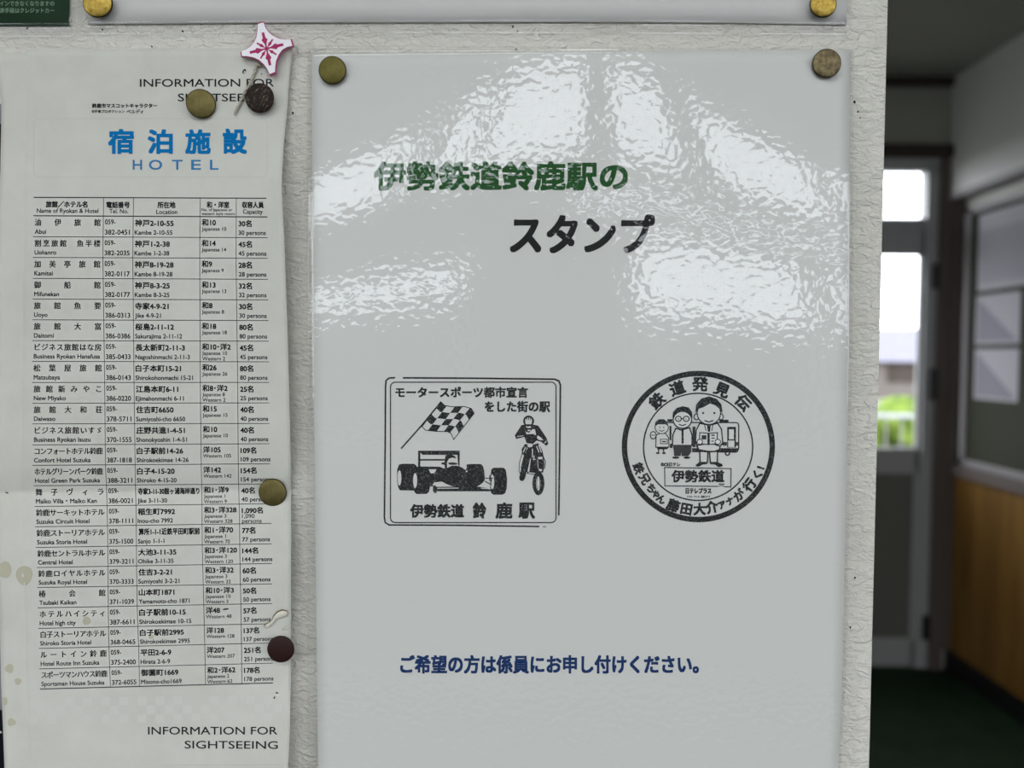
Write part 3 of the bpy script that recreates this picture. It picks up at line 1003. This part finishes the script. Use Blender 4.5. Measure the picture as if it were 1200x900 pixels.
SE(757, 240, 138, 135, 10.5, 13)
P([(600, 240), (610, 140), (670, 70), (760, 45), (850, 75), (905, 140), (918, 250), (880, 190), (830, 150), (770, 128), (700, 170), (640, 190)], 11.5)
E_(690, 240, 13, 13, 12); E_(822, 240, 13, 13, 12); S_([(705, 328), (757, 346), (810, 328)], 14, 12)
P([(735, 385), (780, 385), (770, 460), (745, 460)], 11)
S_([(705, 375), (725, 450)], 10, 11); S_([(805, 375), (790, 450)], 10, 11)
SH([(650, 470), (755, 478), (858, 470), (852, 600), (755, 610), (648, 600)], 12, 12); P([(740, 476), (768, 476), (768, 606), (740, 606)], 13)
P([(672, 500), (728, 500), (728, 550), (672, 550)], 13, 2); S_([(785, 500), (825, 500)], 16, 13); S_([(785, 535), (825, 535)], 12, 13); S_([(785, 570), (812, 570)], 12, 13)
SE(650, 578, 32, 30, 14, 10); SE(862, 578, 32, 30, 14, 10)
ik.build('figure_drawing', ['stamp_ink', 'notice_paper', 'thin_ink'], st2, h_notice)

# ------------------------------------------------------------------ upper laminated sheets
h_up = lambda x, y: 0.0012
up = empty('laminated_sheet', onwall(545, 42, 0.001), 'white laminated landscape sheet above the stamp notice, held by two gold pins', 'notice')
uT = lambda x: -603.0
uB = lambda x: interp(x, [(90, 42.6), (340, 40.2), (690, 41.4), (985, 42.8)])
upB = lambda x: interp(x, [(103, 28.2), (340, 26.4), (690, 25.6), (850, 26.6), (992, 29)])
grid('paper_sheet', 'upper_paper', up, [k / 40 for k in range(41)], [k / 30 for k in range(31)],
     lambda c, r: (lambda x: (lambda y: onwall(x, y, h_up(x, y)))(-592 * (1 - r) + upB(x) * r))(103 + (992 - 103) * c), solid=0.0002)
pouch('laminating_pouch', up, lambda y: 90.3, lambda y: 998.6, uT, uB, (lambda y: 103, lambda y: 992, lambda x: -592, upB), h_up, 8.0, 'film_plain', over=0.0003)
gr = empty('green_notice', onwall(-230, 46, 0.001), 'dark green laminated notice with pale lettering at the top left corner', 'notice')
grid('paper_sheet', 'green_paper', gr, [k / 20 for k in range(21)], [k / 20 for k in range(21)],
     lambda c, r: onwall(-540 + (81.2 + 540) * c, -846 + (846 + 29.6) * r, h_up(0, -846 + 875.6 * r)), solid=0.0002)
pouch('laminating_pouch', gr, lambda y: -552, lambda y: 89.2, lambda x: -858, lambda x: 45.6, (lambda y: -540, lambda y: 81.2, lambda x: -846, lambda x: 29.6), h_up, 8.0, 'film_plain', over=0.0003)
ik = Ink()
for s_, y in (('チェックインできなくなりますの', 4.2), ('ご利用の決済手段はクレジットカー', 12.4)):
    ik = Ink()
    ik.text(s_, 0, y, 5.6, xs=0.92, right=63.5, bold=0.12)
    ik.build('printed_line', 'pale_text', gr, h_up)

# dark poster sliver at the far left, mostly behind the leaflet
ps = empty('dark_poster', onwall(-90, 1100, 0.0004), 'grey and black poster showing as a sliver behind the left edge of the hotel leaflet', 'poster')
h_ps = lambda x, y: 0.0004
grid('paper_sheet', 'faint', ps, [-190, -90, 14], [121, 500, 1100], lambda c, r: onwall(c, r, 0.0004))
ik = Ink()
P2 = lambda x0, x1, y0, y1, mi: ik.poly([(x0, y0), (x1, y0), (x1, y1), (x0, y1)], 0, mi)
for a, b, mi in ((122, 145, 1), (145, 215, 0), (640, 832, 1), (832, 1090, 0)):
    ik = Ink()
    P2(-188, 13, a, b, mi)
    if b > 1000:
        ik.stroke([(-120, 858), (2.0, 858)], 2.6, 1, 2)
    ik.build('printed_block', ['title_ink', 'print_and_reflection', 'faint'], ps, h_ps, 0.00005)

# ------------------------------------------------------------------ hotel leaflet
lL = lambda y: interp(y, [(56, -7), (110, 0.5), (125, 1.6), (150, 1.2), (200, 0.3), (260, -2), (575, -4), (700, -1), (800, 1.2), (832, 2.6), (900, 5.2), (1150, 12)])
lR = lambda y: interp(y, [(56, 342.5), (90, 339.5), (130, 336.5), (170, 332.5), (200, 330.5), (225, 330.3), (260, 332), (300, 334), (420, 338), (560, 341.2), (800, 340.8), (860, 339.5), (900, 337.5), (1150, 334)])
lT = lambda x: interp(x, [(-10, 62.5), (29, 62), (33, 57.5), (45, 56.2), (120, 57.5), (200, 57), (343, 56)])
FOLDX = lambda y: interp(y, [(56, 31), (300, 28), (576, 24), (700, 29), (900, 33)])


def h_leaf(px, py):
    d = py - (577.5 - 0.011 * px)
    A = 4.2 * (1 - math.exp(-(math.sqrt(d * d + 12.0) - 3.46) / 25.0))
    A *= sstep(py, 110, 330) if d < 0 else (1 - 0.35 * sstep(py, 620, 800))
    A += 0.9 * math.exp(-abs(px - FOLDX(py)) / 7.0)
    A -= 1.6 * math.exp(-((px - 329) ** 2 + (py - 760) ** 2) / 55.0 ** 2) * 1.0
    A -= 1.2 * math.exp(-((px - 320) ** 2 + (py - 577) ** 2) / 45.0 ** 2) * 0.3
    A += 3.2 * math.exp(-max(0, lR(py) - px) / 34.0) * math.exp(-((py - 225) / 75.0) ** 2)
    A += 2.6 * math.exp(-max(0, lR(py) - px) / 30.0) * sstep(py, 790, 880)
    A += 0.25 * math.sin(px / 47.0 + py / 120.0) + 0.2 * math.sin(py / 61.0 - px / 90.0)
    return max(0.9, 2.0 + A) * 0.001


leaf = empty('hotel_leaflet', onwall(170, 1150, 0.001), 'creased grey paper leaflet with a hotel table, pinned left of the stamp notice', 'leaflet')
cols = sorted(set([k / 56 for k in range(57)] + [0.085 + 0.004 * k for k in range(8)]))
rows = sorted(set([k / 110 for k in range(111)] + [0.46 + 0.001 * k for k in range(36)]))


def leafp(c, r):
    x = lL(60) + (lR(60) - lL(60)) * c
    y = lT(x) * (1 - r) + 1150 * r
    x = lL(y) + (lR(y) - lL(y)) * c
    return onwall(x, y, h_leaf(x, y))


grid('paper_sheet', 'leaflet_paper', leaf, cols, rows, leafp, solid=0.0001)

# table geometry as read off the sheet
ROW_L = [231.3, 252.8, 277.4, 301.7, 326.2, 350.5, 374.8, 399.1, 423.5, 448.2, 472.6, 496.7, 521.3, 545.3, 569.2, 593.5, 617.3, 641.5, 665.1, 688.5, 712.4, 736.5, 760, 784, 807.6]
ROW_R = [232.3, 254.2, 278.5, 302.7, 327.3, 351.4, 375.6, 399.8, 424.0, 448.1, 472.1, 496.2, 520.0, 543.5, 567.0, 590.3, 613.4, 637.3, 660.4, 684.3, 707.3, 731.0, 753.6, 777.2, 800.4]
COLS = [  # canonical x -> x down the page
    (40, [(231, 40), (253, 39.6), (424, 38.2), (545, 38.6), (570, 40.4), (617, 41.5), (665, 43.6), (712, 45), (760, 46), (808, 47.5)]),
    (121.5, [(231, 121.4), (300, 120.5), (440, 122.5), (550, 123.6), (570, 124.8), (600, 125.7), (640, 126.3), (730, 127), (770, 128), (808, 129.6)]),
    (156.5, [(231, 156.4), (300, 155.6), (440, 156.9), (520, 158), (570, 158.7), (600, 159.5), (680, 160.2), (720, 161), (760, 162.5), (808, 163.7)]),
    (234.5, [(231, 234.5), (300, 234), (440, 234.6), (545, 235.8), (580, 236.5), (640, 237), (680, 238), (720, 239), (760, 240), (808, 240.8)]),
    (277, [(231, 276.9), (300, 276.5), (440, 278.4), (560, 279.3), (600, 280.5), (650, 281), (700, 282), (760, 283), (808, 283.4)]),
    (313, [(231, 311.8), (253, 313), (450, 315), (545, 316), (613, 317.8), (690, 318.5), (808, 319.6)]),
]


def table(xc, rowpos):
    """canonical column x and row position (0 = top of the header, 1 = first row, ...) -> place on the sheet"""
    rp = min(max(rowpos, 0), 23.999)
    i = int(rp)
    t = rowpos - i
    yl, yr = ROW_L[i] + (ROW_L[i + 1] - ROW_L[i]) * t, ROW_R[i] + (ROW_R[i + 1] - ROW_R[i]) * t
    y = (yl + yr) / 2
    xs = [(c, interp(y, p)) for c, p in COLS]
    x = interp(xc, xs) if xc <= 313 else xs[-1][1] + (xc - 313)
    if xc < 40:
        x = xs[0][1] + (xc - 40)
    return (x, yl + (yr - yl) * (x - 42) / 274.0)


ik = Ink()
for i in range(25):
    wd = 1.15 if i in (0, 1, 24) else 0.75
    ik.stroke([table(39.4 + k * 274 / 24, i) for k in range(25)], wd)
for c, _ in COLS[1:5]:
    ik.stroke([table(c, k / 2) for k in range(0, 49)], 0.6)
ik.build('printed_table_lines', 'thin_ink', leaf, h_leaf)

ROWS = [
    ('油伊旅館', 'Abui', '382-0451', '神戸2-10-55', 'Kambe 2-10-55', '和10', 'Japanese 10', '', '30'),
    ('割烹旅館　魚半楼', 'Uohanro', '382-2035', '神戸1-2-38', 'Kambe 1-2-38', '和14', 'Japanese 14', '', '45'),
    ('加美亭旅館', 'Kamitei', '382-0117', '神戸8-19-28', 'Kambe 8-19-28', '和9', 'Japanese 9', '', '28'),
    ('御船館', 'Mifunekan', '382-0177', '神戸8-3-25', 'Kambe 8-3-25', '和13', 'Japanese 13', '', '32'),
    ('旅館魚要', 'Uoyo', '386-0313', '寺家4-9-21', 'Jike 4-9-21', '和8', 'Japanese 8', '', '30'),
    ('旅館大富', 'Daitomi', '386-0386', '桜島2-11-12', 'Sakurajima 2-11-12', '和18', 'Japanese 18', '', '80'),
    ('ビジネス旅館はな房', 'Business Ryokan Hanafusa', '385-0433', '長太新町2-11-3', 'Nagoshinmachi 2-11-3', '和10･洋2', 'Japanese 10', 'Western 2', '45'),
    ('松葉屋旅館', 'Matsubaya', '386-0143', '白子本町15-21', 'Shirokohonmachi 15-21', '和26', 'Japanese 26', '', '80'),
    ('旅館新みやこ', 'New Miyako', '386-0220', '江島本町6-11', 'Ejimahonmachi 6-11', '和8･洋2', 'Japanese 8', 'Western 2', '25'),
    ('旅館大和荘', 'Daiwaso', '378-5711', '住吉町6650', 'Sumiyoshi-cho 6650', '和15', 'Japanese 15', '', '40'),
    ('ビジネス旅館いすゞ', 'Business Ryokan Isuzu', '370-1555', '庄野共進1-4-51', 'Shonokyoshin 1-4-51', '和10', 'Japanese 10', '', '40'),
    ('コンフォートホテル鈴鹿', 'Confort Hotel Suzuka', '387-1818', '白子駅前14-26', 'Shirokoekimae 14-26', '洋105', 'Western 105', '', '109'),
    ('ホテルグリーンパーク鈴鹿', 'Hotel Green Park Suzuka', '388-3211', '白子4-15-20', 'Shiroko 4-15-20', '洋142', 'Western 142', '', '154'),
    ('舞子ヴィラ', 'Maiko Villa・Maiko Kan', '386-0021', '寺家3-11-30鼓ヶ浦海岸通り', 'Jike 3-11-30', '和1･洋9', 'Japanese 1', 'Western 9', '40'),
    ('鈴鹿サーキットホテル', 'Suzuka Circuit Hotel', '378-1111', '稲生町7992', 'Inou-cho 7992', '和3･洋328', 'Japanese 3', 'Western 328', '1,090'),
    ('鈴鹿ストーリアホテル', 'Suzuka Storia Hotel', '375-1500', '算所1-1-1近鉄平田町駅前', 'Sanjo 1-1-1', '和1･洋70', 'Japanese 1', 'Western 70', '77'),
    ('鈴鹿セントラルホテル', 'Central Hotel', '379-3211', '大池3-11-35', 'Ohike 3-11-35', '和3･洋120', 'Japanese 3', 'Western 120', '144'),
    ('鈴鹿ロイヤルホテル', 'Suzuka Royal Hotel', '370-3333', '住吉3-2-21', 'Sumiyoshi 3-2-21', '和3･洋32', 'Japanese 3', 'Western 32', '60'),
    ('椿会館', 'Tsubaki Kaikan', '371-1039', '山本町1871', 'Yamamoto-cho 1871', '和10･洋3', 'Japanese 10', 'Western 3', '50'),
    ('ホテルハイシティ', 'Hotel high city', '387-6611', '白子駅前10-15', 'Shirokoekimae 10-15', '洋48', 'Western 48', '', '57'),
    ('白子ストーリアホテル', 'Shiroko Storia Hotel', '368-0465', '白子駅前2995', 'Shirokoekimae 2995', '洋128', 'Western 128', '', '137'),
    ('ルートイン鈴鹿', 'Hotel Route Inn Suzuka', '375-2400', '平田2-6-9', 'Hirata 2-6-9', '洋207', 'Western 207', '', '251'),
    ('スポーツマンハウス鈴鹿', 'Sportsman House Suzuka', '372-6055', '御薗町1669', 'Misono-cho1669', '和2･洋62', 'Japanese 2', 'Western 62', '178'),
]
RH = 24.2
ik = Ink()      # bold Japanese and figures
il = Ink()      # light roman lines


def span(t, R=None):
    g = glyphs(t)
    return g[3] - g[2]


def row_warp(i):
    return lambda X, Y: table(X, 1 + i + Y / RH)


KH = KANJI[5] - KANJI[4]
SER = 0.975
for i, (nm, en, tel, lj, le, rj, r1_, r2_, cp) in enumerate(ROWS):
    wp = row_warp(i)
    n = len(nm)
    cw = min(7.3, 77.0 / n * 0.97)
    for k, ch in enumerate(nm):
        if ch == '　':
            continue
        g = glyphs(ch)
        xc = 41.3 + cw / 2 + k * (77.0 - cw) / (n - 1)
        s_ = 7.6 / KH
        mid = (KANJI[4] + KANJI[5]) / 2
        kw = cw / 7.6 / 1.02
        gx = (KANJI[2] + KANJI[3]) / 2
        for q, (dx, dy) in enumerate(((-.22, 0), (.22, 0), (0, .16))):
            ik.raw([wp(xc + (x - gx) * s_ * kw + dx, 7.7 - (y - mid) * s_ + dy) for x, y in g[0]], g[1], 0.02 * q)
    il.text(en, 41.3, 18.2, 5.0, 'c', SER, warp=wp, bold=0.13)
    ik.text('059-', 123.6, 6.7, 5.5, 'c', 0.86, warp=wp, bold=0.1)
    ik.text(tel, 123.6, 18.6, 5.5, 'c', x1=152.6, warp=wp, bold=0.1)
    if len(lj) > 13:
        ik.text(lj, 159.5, 7.9, 7.2, x1=231.5, warp=wp, bold=0.24)
    else:
        ik.text(lj, 158.8, 8.0, 7.3, xs=1.06, warp=wp, bold=0.24)
    il.text(le, 158.5, 18.8, 5.0, 'c', SER, warp=wp, bold=0.13)
    ik.text(rj, 237.0, 6.9, 7.2, xs=1.0, warp=wp, bold=0.24)
    il.text(r1_, 236.8, 14.2, 4.2, 'c', SER, warp=wp, bold=0.06)
    if r2_:
        il.text(r2_, 236.8, 20.6, 4.2, 'c', SER, warp=wp, bold=0.06)
    ik.text(cp + '名', 280.0, 8.0, 7.2, xs=1.0, warp=wp, bold=0.24)
    if cp == '1,090':
        il.text('1,090', 280.0, 14.8, 5.0, 'c', SER, warp=wp, bold=0.08)
        il.text('persons', 280.0, 20.6, 5.0, 'c', SER, warp=wp, bold=0.08)
    else:
        il.text(cp + ' persons', 280.0, 18.6, 5.0, 'c', SER, warp=wp, bold=0.13)
hw = lambda X, Y: table(X, Y / 21.7)
ik.text('旅館／ホテル名', 54, 8.2, 6.8, x1=102.5, warp=hw, bold=0.25)
il.text('Name of Ryokan & Hotel', 43.5, 15.6, 5.0, 'c', x1=115.5, warp=hw, bold=0.1)
ik.text('電話番号', 125, 8.6, 6.8, x1=152, warp=hw, bold=0.25)
il.text('Tel. No.', 128.5, 15.8, 5.0, 'c', x1=150.5, warp=hw, bold=0.1)
ik.text('所在地', 185, 8.4, 6.8, x1=205.5, warp=hw, bold=0.25)
il.text('Location', 183.5, 16.4, 5.0, 'c', x1=208, warp=hw, bold=0.1)
ik.text('和・洋室', 242.5, 8.0, 6.8, x1=268.5, warp=hw, bold=0.25)
il.text('No. of Japanese or', 236.2, 13.6, 3.3, 'c', x1=272.5, warp=hw, bold=0.05)
il.text('western style rooms', 236.2, 18.2, 3.3, 'c', x1=275.5, warp=hw, bold=0.05)
ik.text('収容人員', 284, 8.0, 6.8, x1=309.5, warp=hw, bold=0.25)
il.text('Capacity', 285, 15.6, 5.0, 'c', x1=308, warp=hw, bold=0.1)
ik.build('printed_table_text', 'ink', leaf, h_leaf)
il.build('printed_table_roman', 'thin_ink', leaf, h_leaf)

ik = Ink()
ik.text('INFORMATION FOR', 164, 97.2, 8.8, 'c', x1=321, bold=0.1, slope=-0.002)
ik.text('SIGHTSEEING', 208.5, 114.2, 8.8, 'c', x1=318, bold=0.1)
ik.build('printed_heading', 'ink', leaf, h_leaf)
ik = Ink()
ik.text('INFORMATION FOR', 173.5, 856.3, 8.8, 'c', x1=325, bold=0.1)
ik.text('SIGHTSEEING', 216.5, 872.6, 8.8, 'c', x1=325.5, bold=0.1, slope=0.005)
ik.build('printed_heading', 'ink', leaf, h_leaf)
ik = Ink()
ik.text('鈴鹿市マスコットキャラクター', 108, 124.0, 4.8, x1=184, bold=0.2)
ik.text('©手塚プロダクション', 107.5, 130.6, 3.4, x1=146, bold=0.1)
ik.text('ベルディ', 148.5, 130.8, 4.6, x1=168, bold=0.12)
ik.build('printed_caption', 'ink', leaf, h_leaf)
ik = Ink()
for ch, a, b, c, d in (('宿', 126.5, 157, 151, 180.5), ('泊', 173, 202.5, 151.5, 180.5), ('施', 217, 247, 151.5, 180.5), ('設', 261, 289.5, 150.5, 180.5)):
    ik.fit(ch, a, b, c, d, bold=1.05)
for ch, a, b in (('H', 155.5, 166.5), ('O', 174.5, 190), ('T', 201.5, 214), ('E', 224, 235.5), ('L', 246, 256)):
    ik.fit(ch, a, b, 187.3, 199, bold=0.25, mi=1)
ik.build('printed_hotel_title', ['blue_ink', 'blue_thin'], leaf, h_leaf)
ik = Ink()
ik.stroke(rrect(39.5, 313, 139, 207.5, 6), 0.7, closed=True)
ik.build('printed_panel_outline', 'faint', leaf, h_leaf, 0.00004)
ik = Ink()
for k in range(28):
    for j in range(3):
        if (k + j) % 2 == 0 and random.random() < 0.8:
            x, y = 34 + k * 10.6 + (808 - 814) * 0, 818 + j * 10.4 - k * 0.12
            ik.poly([(x, y), (x + 10, y - 0.1), (x + 10, y + 9.6), (x, y + 9.8)], 0, 1)
ik.build('printed_check_band', ['faint', 'check'], leaf, h_leaf, 0.00004)
ik = Ink()
ik.stroke([(190, 897), (330, 896)], 0.8)
ik.build('printed_panel_outline', 'faint', leaf, h_leaf, 0.00004)
ik = Ink()
for x, y, rx, ry in ((5, 668, 8.5, 9), (28.5, 674, 9.2, 11), (101.5, 727.5, 4.8, 5), (11, 783.5, 5, 5.5), (21, 798.5, 4, 4), (5.5, 822, 3.6, 5), (13.5, 846.5, 5, 4.5), (177, 746, 3, 3)):
    n = 22
    jit = [1 + 0.07 * math.sin(3 * k * 2 * PI / n + x) + 0.05 * random.uniform(-1, 1) for k in range(n)]
    cxy = [(x + rx * jit[k] * math.cos(k * 2 * PI / n), y + ry * jit[k] * math.sin(k * 2 * PI / n)) for k in range(n)]
    cxy = [(max(a, lL(b) + 0.4), b) for a, b in cxy]
    ik = Ink()
    rings = [0.35, 0.7, 1.0]
    pts = [(x, y)] + [(x + (a - x) * q, y + (b - y) * q) for q in rings for a, b in cxy]
    ts = [(0, 1 + k, 1 + (k + 1) % n) for k in range(n)]
    for q in range(2):
        for k in range(n):
            a, b = 1 + q * n + k, 1 + q * n + (k + 1) % n
            ts += [(a, a + n, b + n), (a, b + n, b)]
    ik.raw(pts, ts, 0, 0)
    if rx > 6:
        ik.stroke(cxy, 0.5, 1, 1, True)
    ik.build('water_stain', ['stain', 'stain_edge'], leaf, h_leaf, 0.00004)
# pin pricks, a scuff and the small tear low on the right
for x, y, rx, ry, rot, mi in ((286.2, 83.6, 2.0, 3.0, 0.5, 0), (280.3, 93.2, 1.0, 1.0, 0, 0), (306.5, 86.8, 0.8, 0.9, 0, 0), (264.5, 713.8, 3.8, 1.0, -0.15, 0), (324.6, 812.0, 1.8, 0.9, 0.3, 0),
                              (321.5, 817.6, 0.9, 1.6, 0.5, 0), (8, 577.4, 2.2, 0.8, 0.3, 0), (325.5, 814.5, 2.0, 1.3, 0.4, 1)):
    ik = Ink()
    ik.ell(x, y, rx, ry, 0, mi, rot, 12)
    if rx == 2.0 and ry == 3.0:
        ik.ell(x + 0.4, y + 0.8, 0.9, 1.4, 1, 1, 0.5, 10)
    ik.build('pin_prick' if mi == 0 else 'torn_flake', ['thin_ink', 'flap'], leaf, h_leaf)


# the torn curl of paper above the maroon pin
def curl(path, wd, lift, name):
    vs, fs, mi = [], [], []
    n = 9
    for i, (x, y, s_) in enumerate(path):
        a = path[max(i - 1, 0)]; b = path[min(i + 1, len(path) - 1)]
        t = Vector((b[0] - a[0], b[1] - a[1])).normalized()
        nx, ny = -t.y, t.x
        for k in range(n):
            ang = PI * 1.15 * k / (n - 1)
            off = -math.cos(ang) * wd * s_ / 2
            up_ = math.sin(ang) * lift * s_
            X, Y = x + nx * off, y + ny * off
            vs.append(onwall(X, Y, h_leaf(X, Y) + 0.0002 + max(0, up_)))
    for i in range(len(path) - 1):
        for k in range(n - 1):
            a = i * n + k
            fs.append((a, a + 1, a + n + 1, a + n))
            mi.append(1 if k < 2 else 0)
    o = from_data(name, vs, fs, ['flap', 'flap_edge'], leaf, mi, True)
    md = o.modifiers.new('thickness', 'SOLIDIFY'); md.thickness = 0.0001
    return o


curl([(310, 735, .5), (313, 733.5, .9), (317, 731, .8), (320.5, 727, .6), (322.5, 723.5, .9), (326.5, 720.5, 1.3), (331, 719, 1.5), (335.5, 719, 1.1), (337.5, 720.5, .5)], 7.0, 0.0010, 'torn_curl')
curl([(330, 738, .4), (334, 737, .8), (338, 734.5, .6)], 4.0, 0.0006, 'torn_curl')


# ------------------------------------------------------------------ drawing pins
def pin_mesh(name, r, th, dome, mats):
    bm = bmesh.new()
    prof = [(0, -th - dome), (0.35, -th - dome * 0.9), (0.65, -th - dome * 0.62), (0.86, -th - dome * 0.28), (0.95, -th - 0.00002), (0.995, -th * 0.75), (1.0, -th * 0.45), (0.98, -th * 0.12), (0.93, 0.0), (0, 0.0)]
    seg = 40
    rings = []
    for q, y in prof:
        if q == 0:
            rings.append([bm.verts.new((0, y, 0))])
        else:
            rings.append([bm.verts.new((r * q * math.cos(k * 2 * PI / seg), y, r * q * math.sin(k * 2 * PI / seg))) for k in range(seg)])
    for i in range(len(rings) - 1):
        A, B = rings[i], rings[i + 1]
        for k in range(seg):
            k2 = (k + 1) % seg
            if len(A) == 1:
                f = bm.faces.new((A[0], B[k2], B[k]))
            elif len(B) == 1:
                f = bm.faces.new((A[k], A[k2], B[0]))
            else:
                f = bm.faces.new((A[k], A[k2], B[k2], B[k]))
            f.smooth = True
            f.material_index = 1 if i >= 4 else 0
    bmesh.ops.recalc_face_normals(bm, faces=bm.faces)
    me = bpy.data.meshes.new(name)
    bm.to_mesh(me)
    bm.free()
    for k in mats:
        me.materials.append(M[k])
    return me


def needle_mesh():
    bm = bmesh.new()
    tube(bm, [Vector((0, 0, 0)), Vector((0, 0.001, 0)), Vector((0, 0.002, 0))], [0.0012, 0.0007, 0.0005], 8)
    me = bpy.data.meshes.new('needle')
    bm.to_mesh(me)
    bm.free()
    me.materials.append(M['steel'])
    return me


NEEDLE = needle_mesh()


def pin(px, py, rpx, hbase, mats, label, tilt=(0, 0), spin=0, gap=0.0014, th=0.0011, dome=0.0006):
    h = hbase + gap
    r = rpx * (0.318 - h) / FPX
    o = empty('drawing_pin', onwall(px, py, h), label, 'drawing pin', 'round-headed drawing pins on the notice wall')
    o.rotation_euler = (tilt[0], spin, tilt[1])
    hd = bpy.data.objects.new('pin_head', pin_mesh('pin_head', r, th, dome, mats)); COL.objects.link(hd); hd.parent = o
    nd = bpy.data.objects.new('needle', NEEDLE); COL.objects.link(nd); nd.parent = o
    nd.scale = (1, max(0.3, (h - 0.0002) / 0.002), 1)
    return o


hn = h_notice
pin(115.5, 4.0, 17.0, 0.0022, ['gold', 'edge'], 'bright gold drawing pin at the lower left corner of the upper white sheet', (0.04, 0.05))
pin(964.0, 5.6, 15.2, 0.0022, ['gold', 'edge'], 'bright gold drawing pin at the lower right corner of the upper white sheet', (0.05, -0.05))
pin(390.0, 83.0, 16.1, hn(390, 83) + 0.0006, ['bronze', 'edge'], 'olive bronze drawing pin at the top left corner of the stamp notice', (0.03, 0.02))
pin(968.0, 75.0, 16.4, hn(968, 75) + 0.0006, ['worn_bronze', 'edge'], 'speckled worn bronze drawing pin at the top right corner of the stamp notice', (0.03, -0.04))
pin(235.8, 122.0, 16.6, h_leaf(236, 122), ['brass', 'edge'], 'dull brass drawing pin tilted over the leaflet heading', (0.10, 0.22), 0, 0.0016)
pin(305.0, 115.5, 17.0, h_leaf(305, 115) + 0.0006, ['scratched', 'maroon'], 'scratched dark brown drawing pin below the star badge', (0.02, -0.04), 0.6)
pin(320.0, 576.5, 16.5, h_leaf(320, 577), ['brass', 'edge'], 'dull brass drawing pin at the fold on the right edge of the leaflet', (0.05, 0.02))
pin(329.6, 760.0, 16.1, h_leaf(329, 760) + 0.0002, ['maroon', 'maroon'], 'dark maroon drawing pin below the paper tear on the leaflet', (0.02, 0.0))

# ------------------------------------------------------------------ star badge on its string
sb = empty('star_badge', onwall(313, 57, 0.003), 'white four pointed star badge with a magenta snowflake, tied with string above the brown pin', 'badge')
STAR = [(302, 28), (309.3, 25.6), (311.5, 32), (315.5, 38), (321, 42.5), (328, 45.8), (335, 46.8), (342.3, 46.6), (344.7, 54.6), (338, 56), (332, 59.6), (327.4, 66), (324.6, 73), (323.6, 80), (323.3, 86.7),
        (316.7, 89.3), (314, 83.5), (310, 77.5), (304, 72), (297, 68.6), (290, 67.4), (282.9, 67), (281.9, 61.4), (287.5, 59.2), (293, 55.6), (297.4, 50.4), (300.4, 44), (301.8, 36)]
STAR = [(x - 0.6, y - 1.0) for x, y in STAR]
hS0, hS1 = 0.0036, 0.0052
tr = tessellate_polygon([[Vector((x, y, 0)) for x, y in STAR]])
n = len(STAR)
k1 = (0.318 - hS1) / (0.318 - hS0)
base_front = [onwall(x, y, hS1) for x, y in STAR]
cen = onwall(312.6, 56, hS1)
vs = [cen + (p - cen) * 0.955 for p in base_front] + base_front + [p + Vector((0, hS1 - hS0, 0)) for p in base_front]
vs[n:2 * n] = [p + Vector((0, 0.00015, 0)) for p in vs[n:2 * n]]
fs, mi = [], []
for t in tr:
    fs.append(tuple(t)); mi.append(0)
    fs.append(tuple(2 * n + q for q in reversed(t))); mi.append(1)
for k in range(n):
    k2 = (k + 1) % n
    fs.append((k, k2, n + k2, n + k)); mi.append(2)
    fs.append((n + k, n + k2, 2 * n + k2, 2 * n + k)); mi.append(1)
from_data('star_board', vs, fs, ['star_white', 'star_side', 'magenta'], sb, mi)
ik = Ink()
cx_, cy_ = 312.4, 57.0
for (tx, ty), long_ in (((308, 38), 1), ((332, 52), 1), ((316.4, 76.6), 1), ((292.7, 61.6), 1), ((319.6, 46), 0), ((324, 64), 0), ((305.3, 68.6), 0), ((301, 50.4), 0)):
    d = Vector((tx - cx_, ty - cy_)); L = d.length; d.normalize(); nn = Vector((-d.y, d.x))
    w1, w2, w3 = (1.0, 3.6, 1.5) if long_ else (0.6, 2.0, 0.9)
    prof = [(0.0, w1 * 0.8), (0.28, w1), (0.46, w2 * 0.75), (0.56, w2), (0.66, w3 * 1.15), (1.0, w3)]
    pts = [Vector((cx_, cy_)) + d * (L * a) + nn * b for a, b in prof] + [Vector((cx_, cy_)) + d * (L * a) - nn * b for a, b in reversed(prof)]
    ik.poly([(p.x, p.y) for p in pts], 0)
ik.build('snowflake_print', 'magenta', sb, lambda x, y: hS1, 0.00006)
bm = bmesh.new()
path = [(303.5, 74), (300.5, 77), (299, 82), (297, 88), (294.5, 95), (291.5, 101), (288, 106), (285.5, 112), (282.5, 118), (279.5, 124), (277, 129), (275.6, 132.5)]
for ph in (0, PI):
    pts = []
    for i in range((len(path) - 1) * 5 + 1):
        t = i / 5
        k = min(int(t), len(path) - 2)
        f = t - k
        x, y = path[k][0] + (path[k + 1][0] - path[k][0]) * f, path[k][1] + (path[k + 1][1] - path[k][1]) * f
        a = t * 3.0 + ph
        pts.append(onwall(x + 0.75 * math.cos(a), y + 0.3 * math.cos(a), h_leaf(x, y) + 0.0008 + 0.00022 * math.sin(a)))
    tube(bm, pts, 0.00038, 6)
for x, y, r in ((302.4, 76, 1.9), (304.6, 77, 1.6), (276, 131.5, 1.7), (275, 134, 1.1)):
    rr_ = bmesh.ops.create_icosphere(bm, subdivisions=2, radius=r * 0.00033)
    p = onwall(x, y, h_leaf(x, y) + 0.0009)
    for v in rr_['verts']:
        v.co = v.co + p
bmobj('string', bm, 'string', sb)
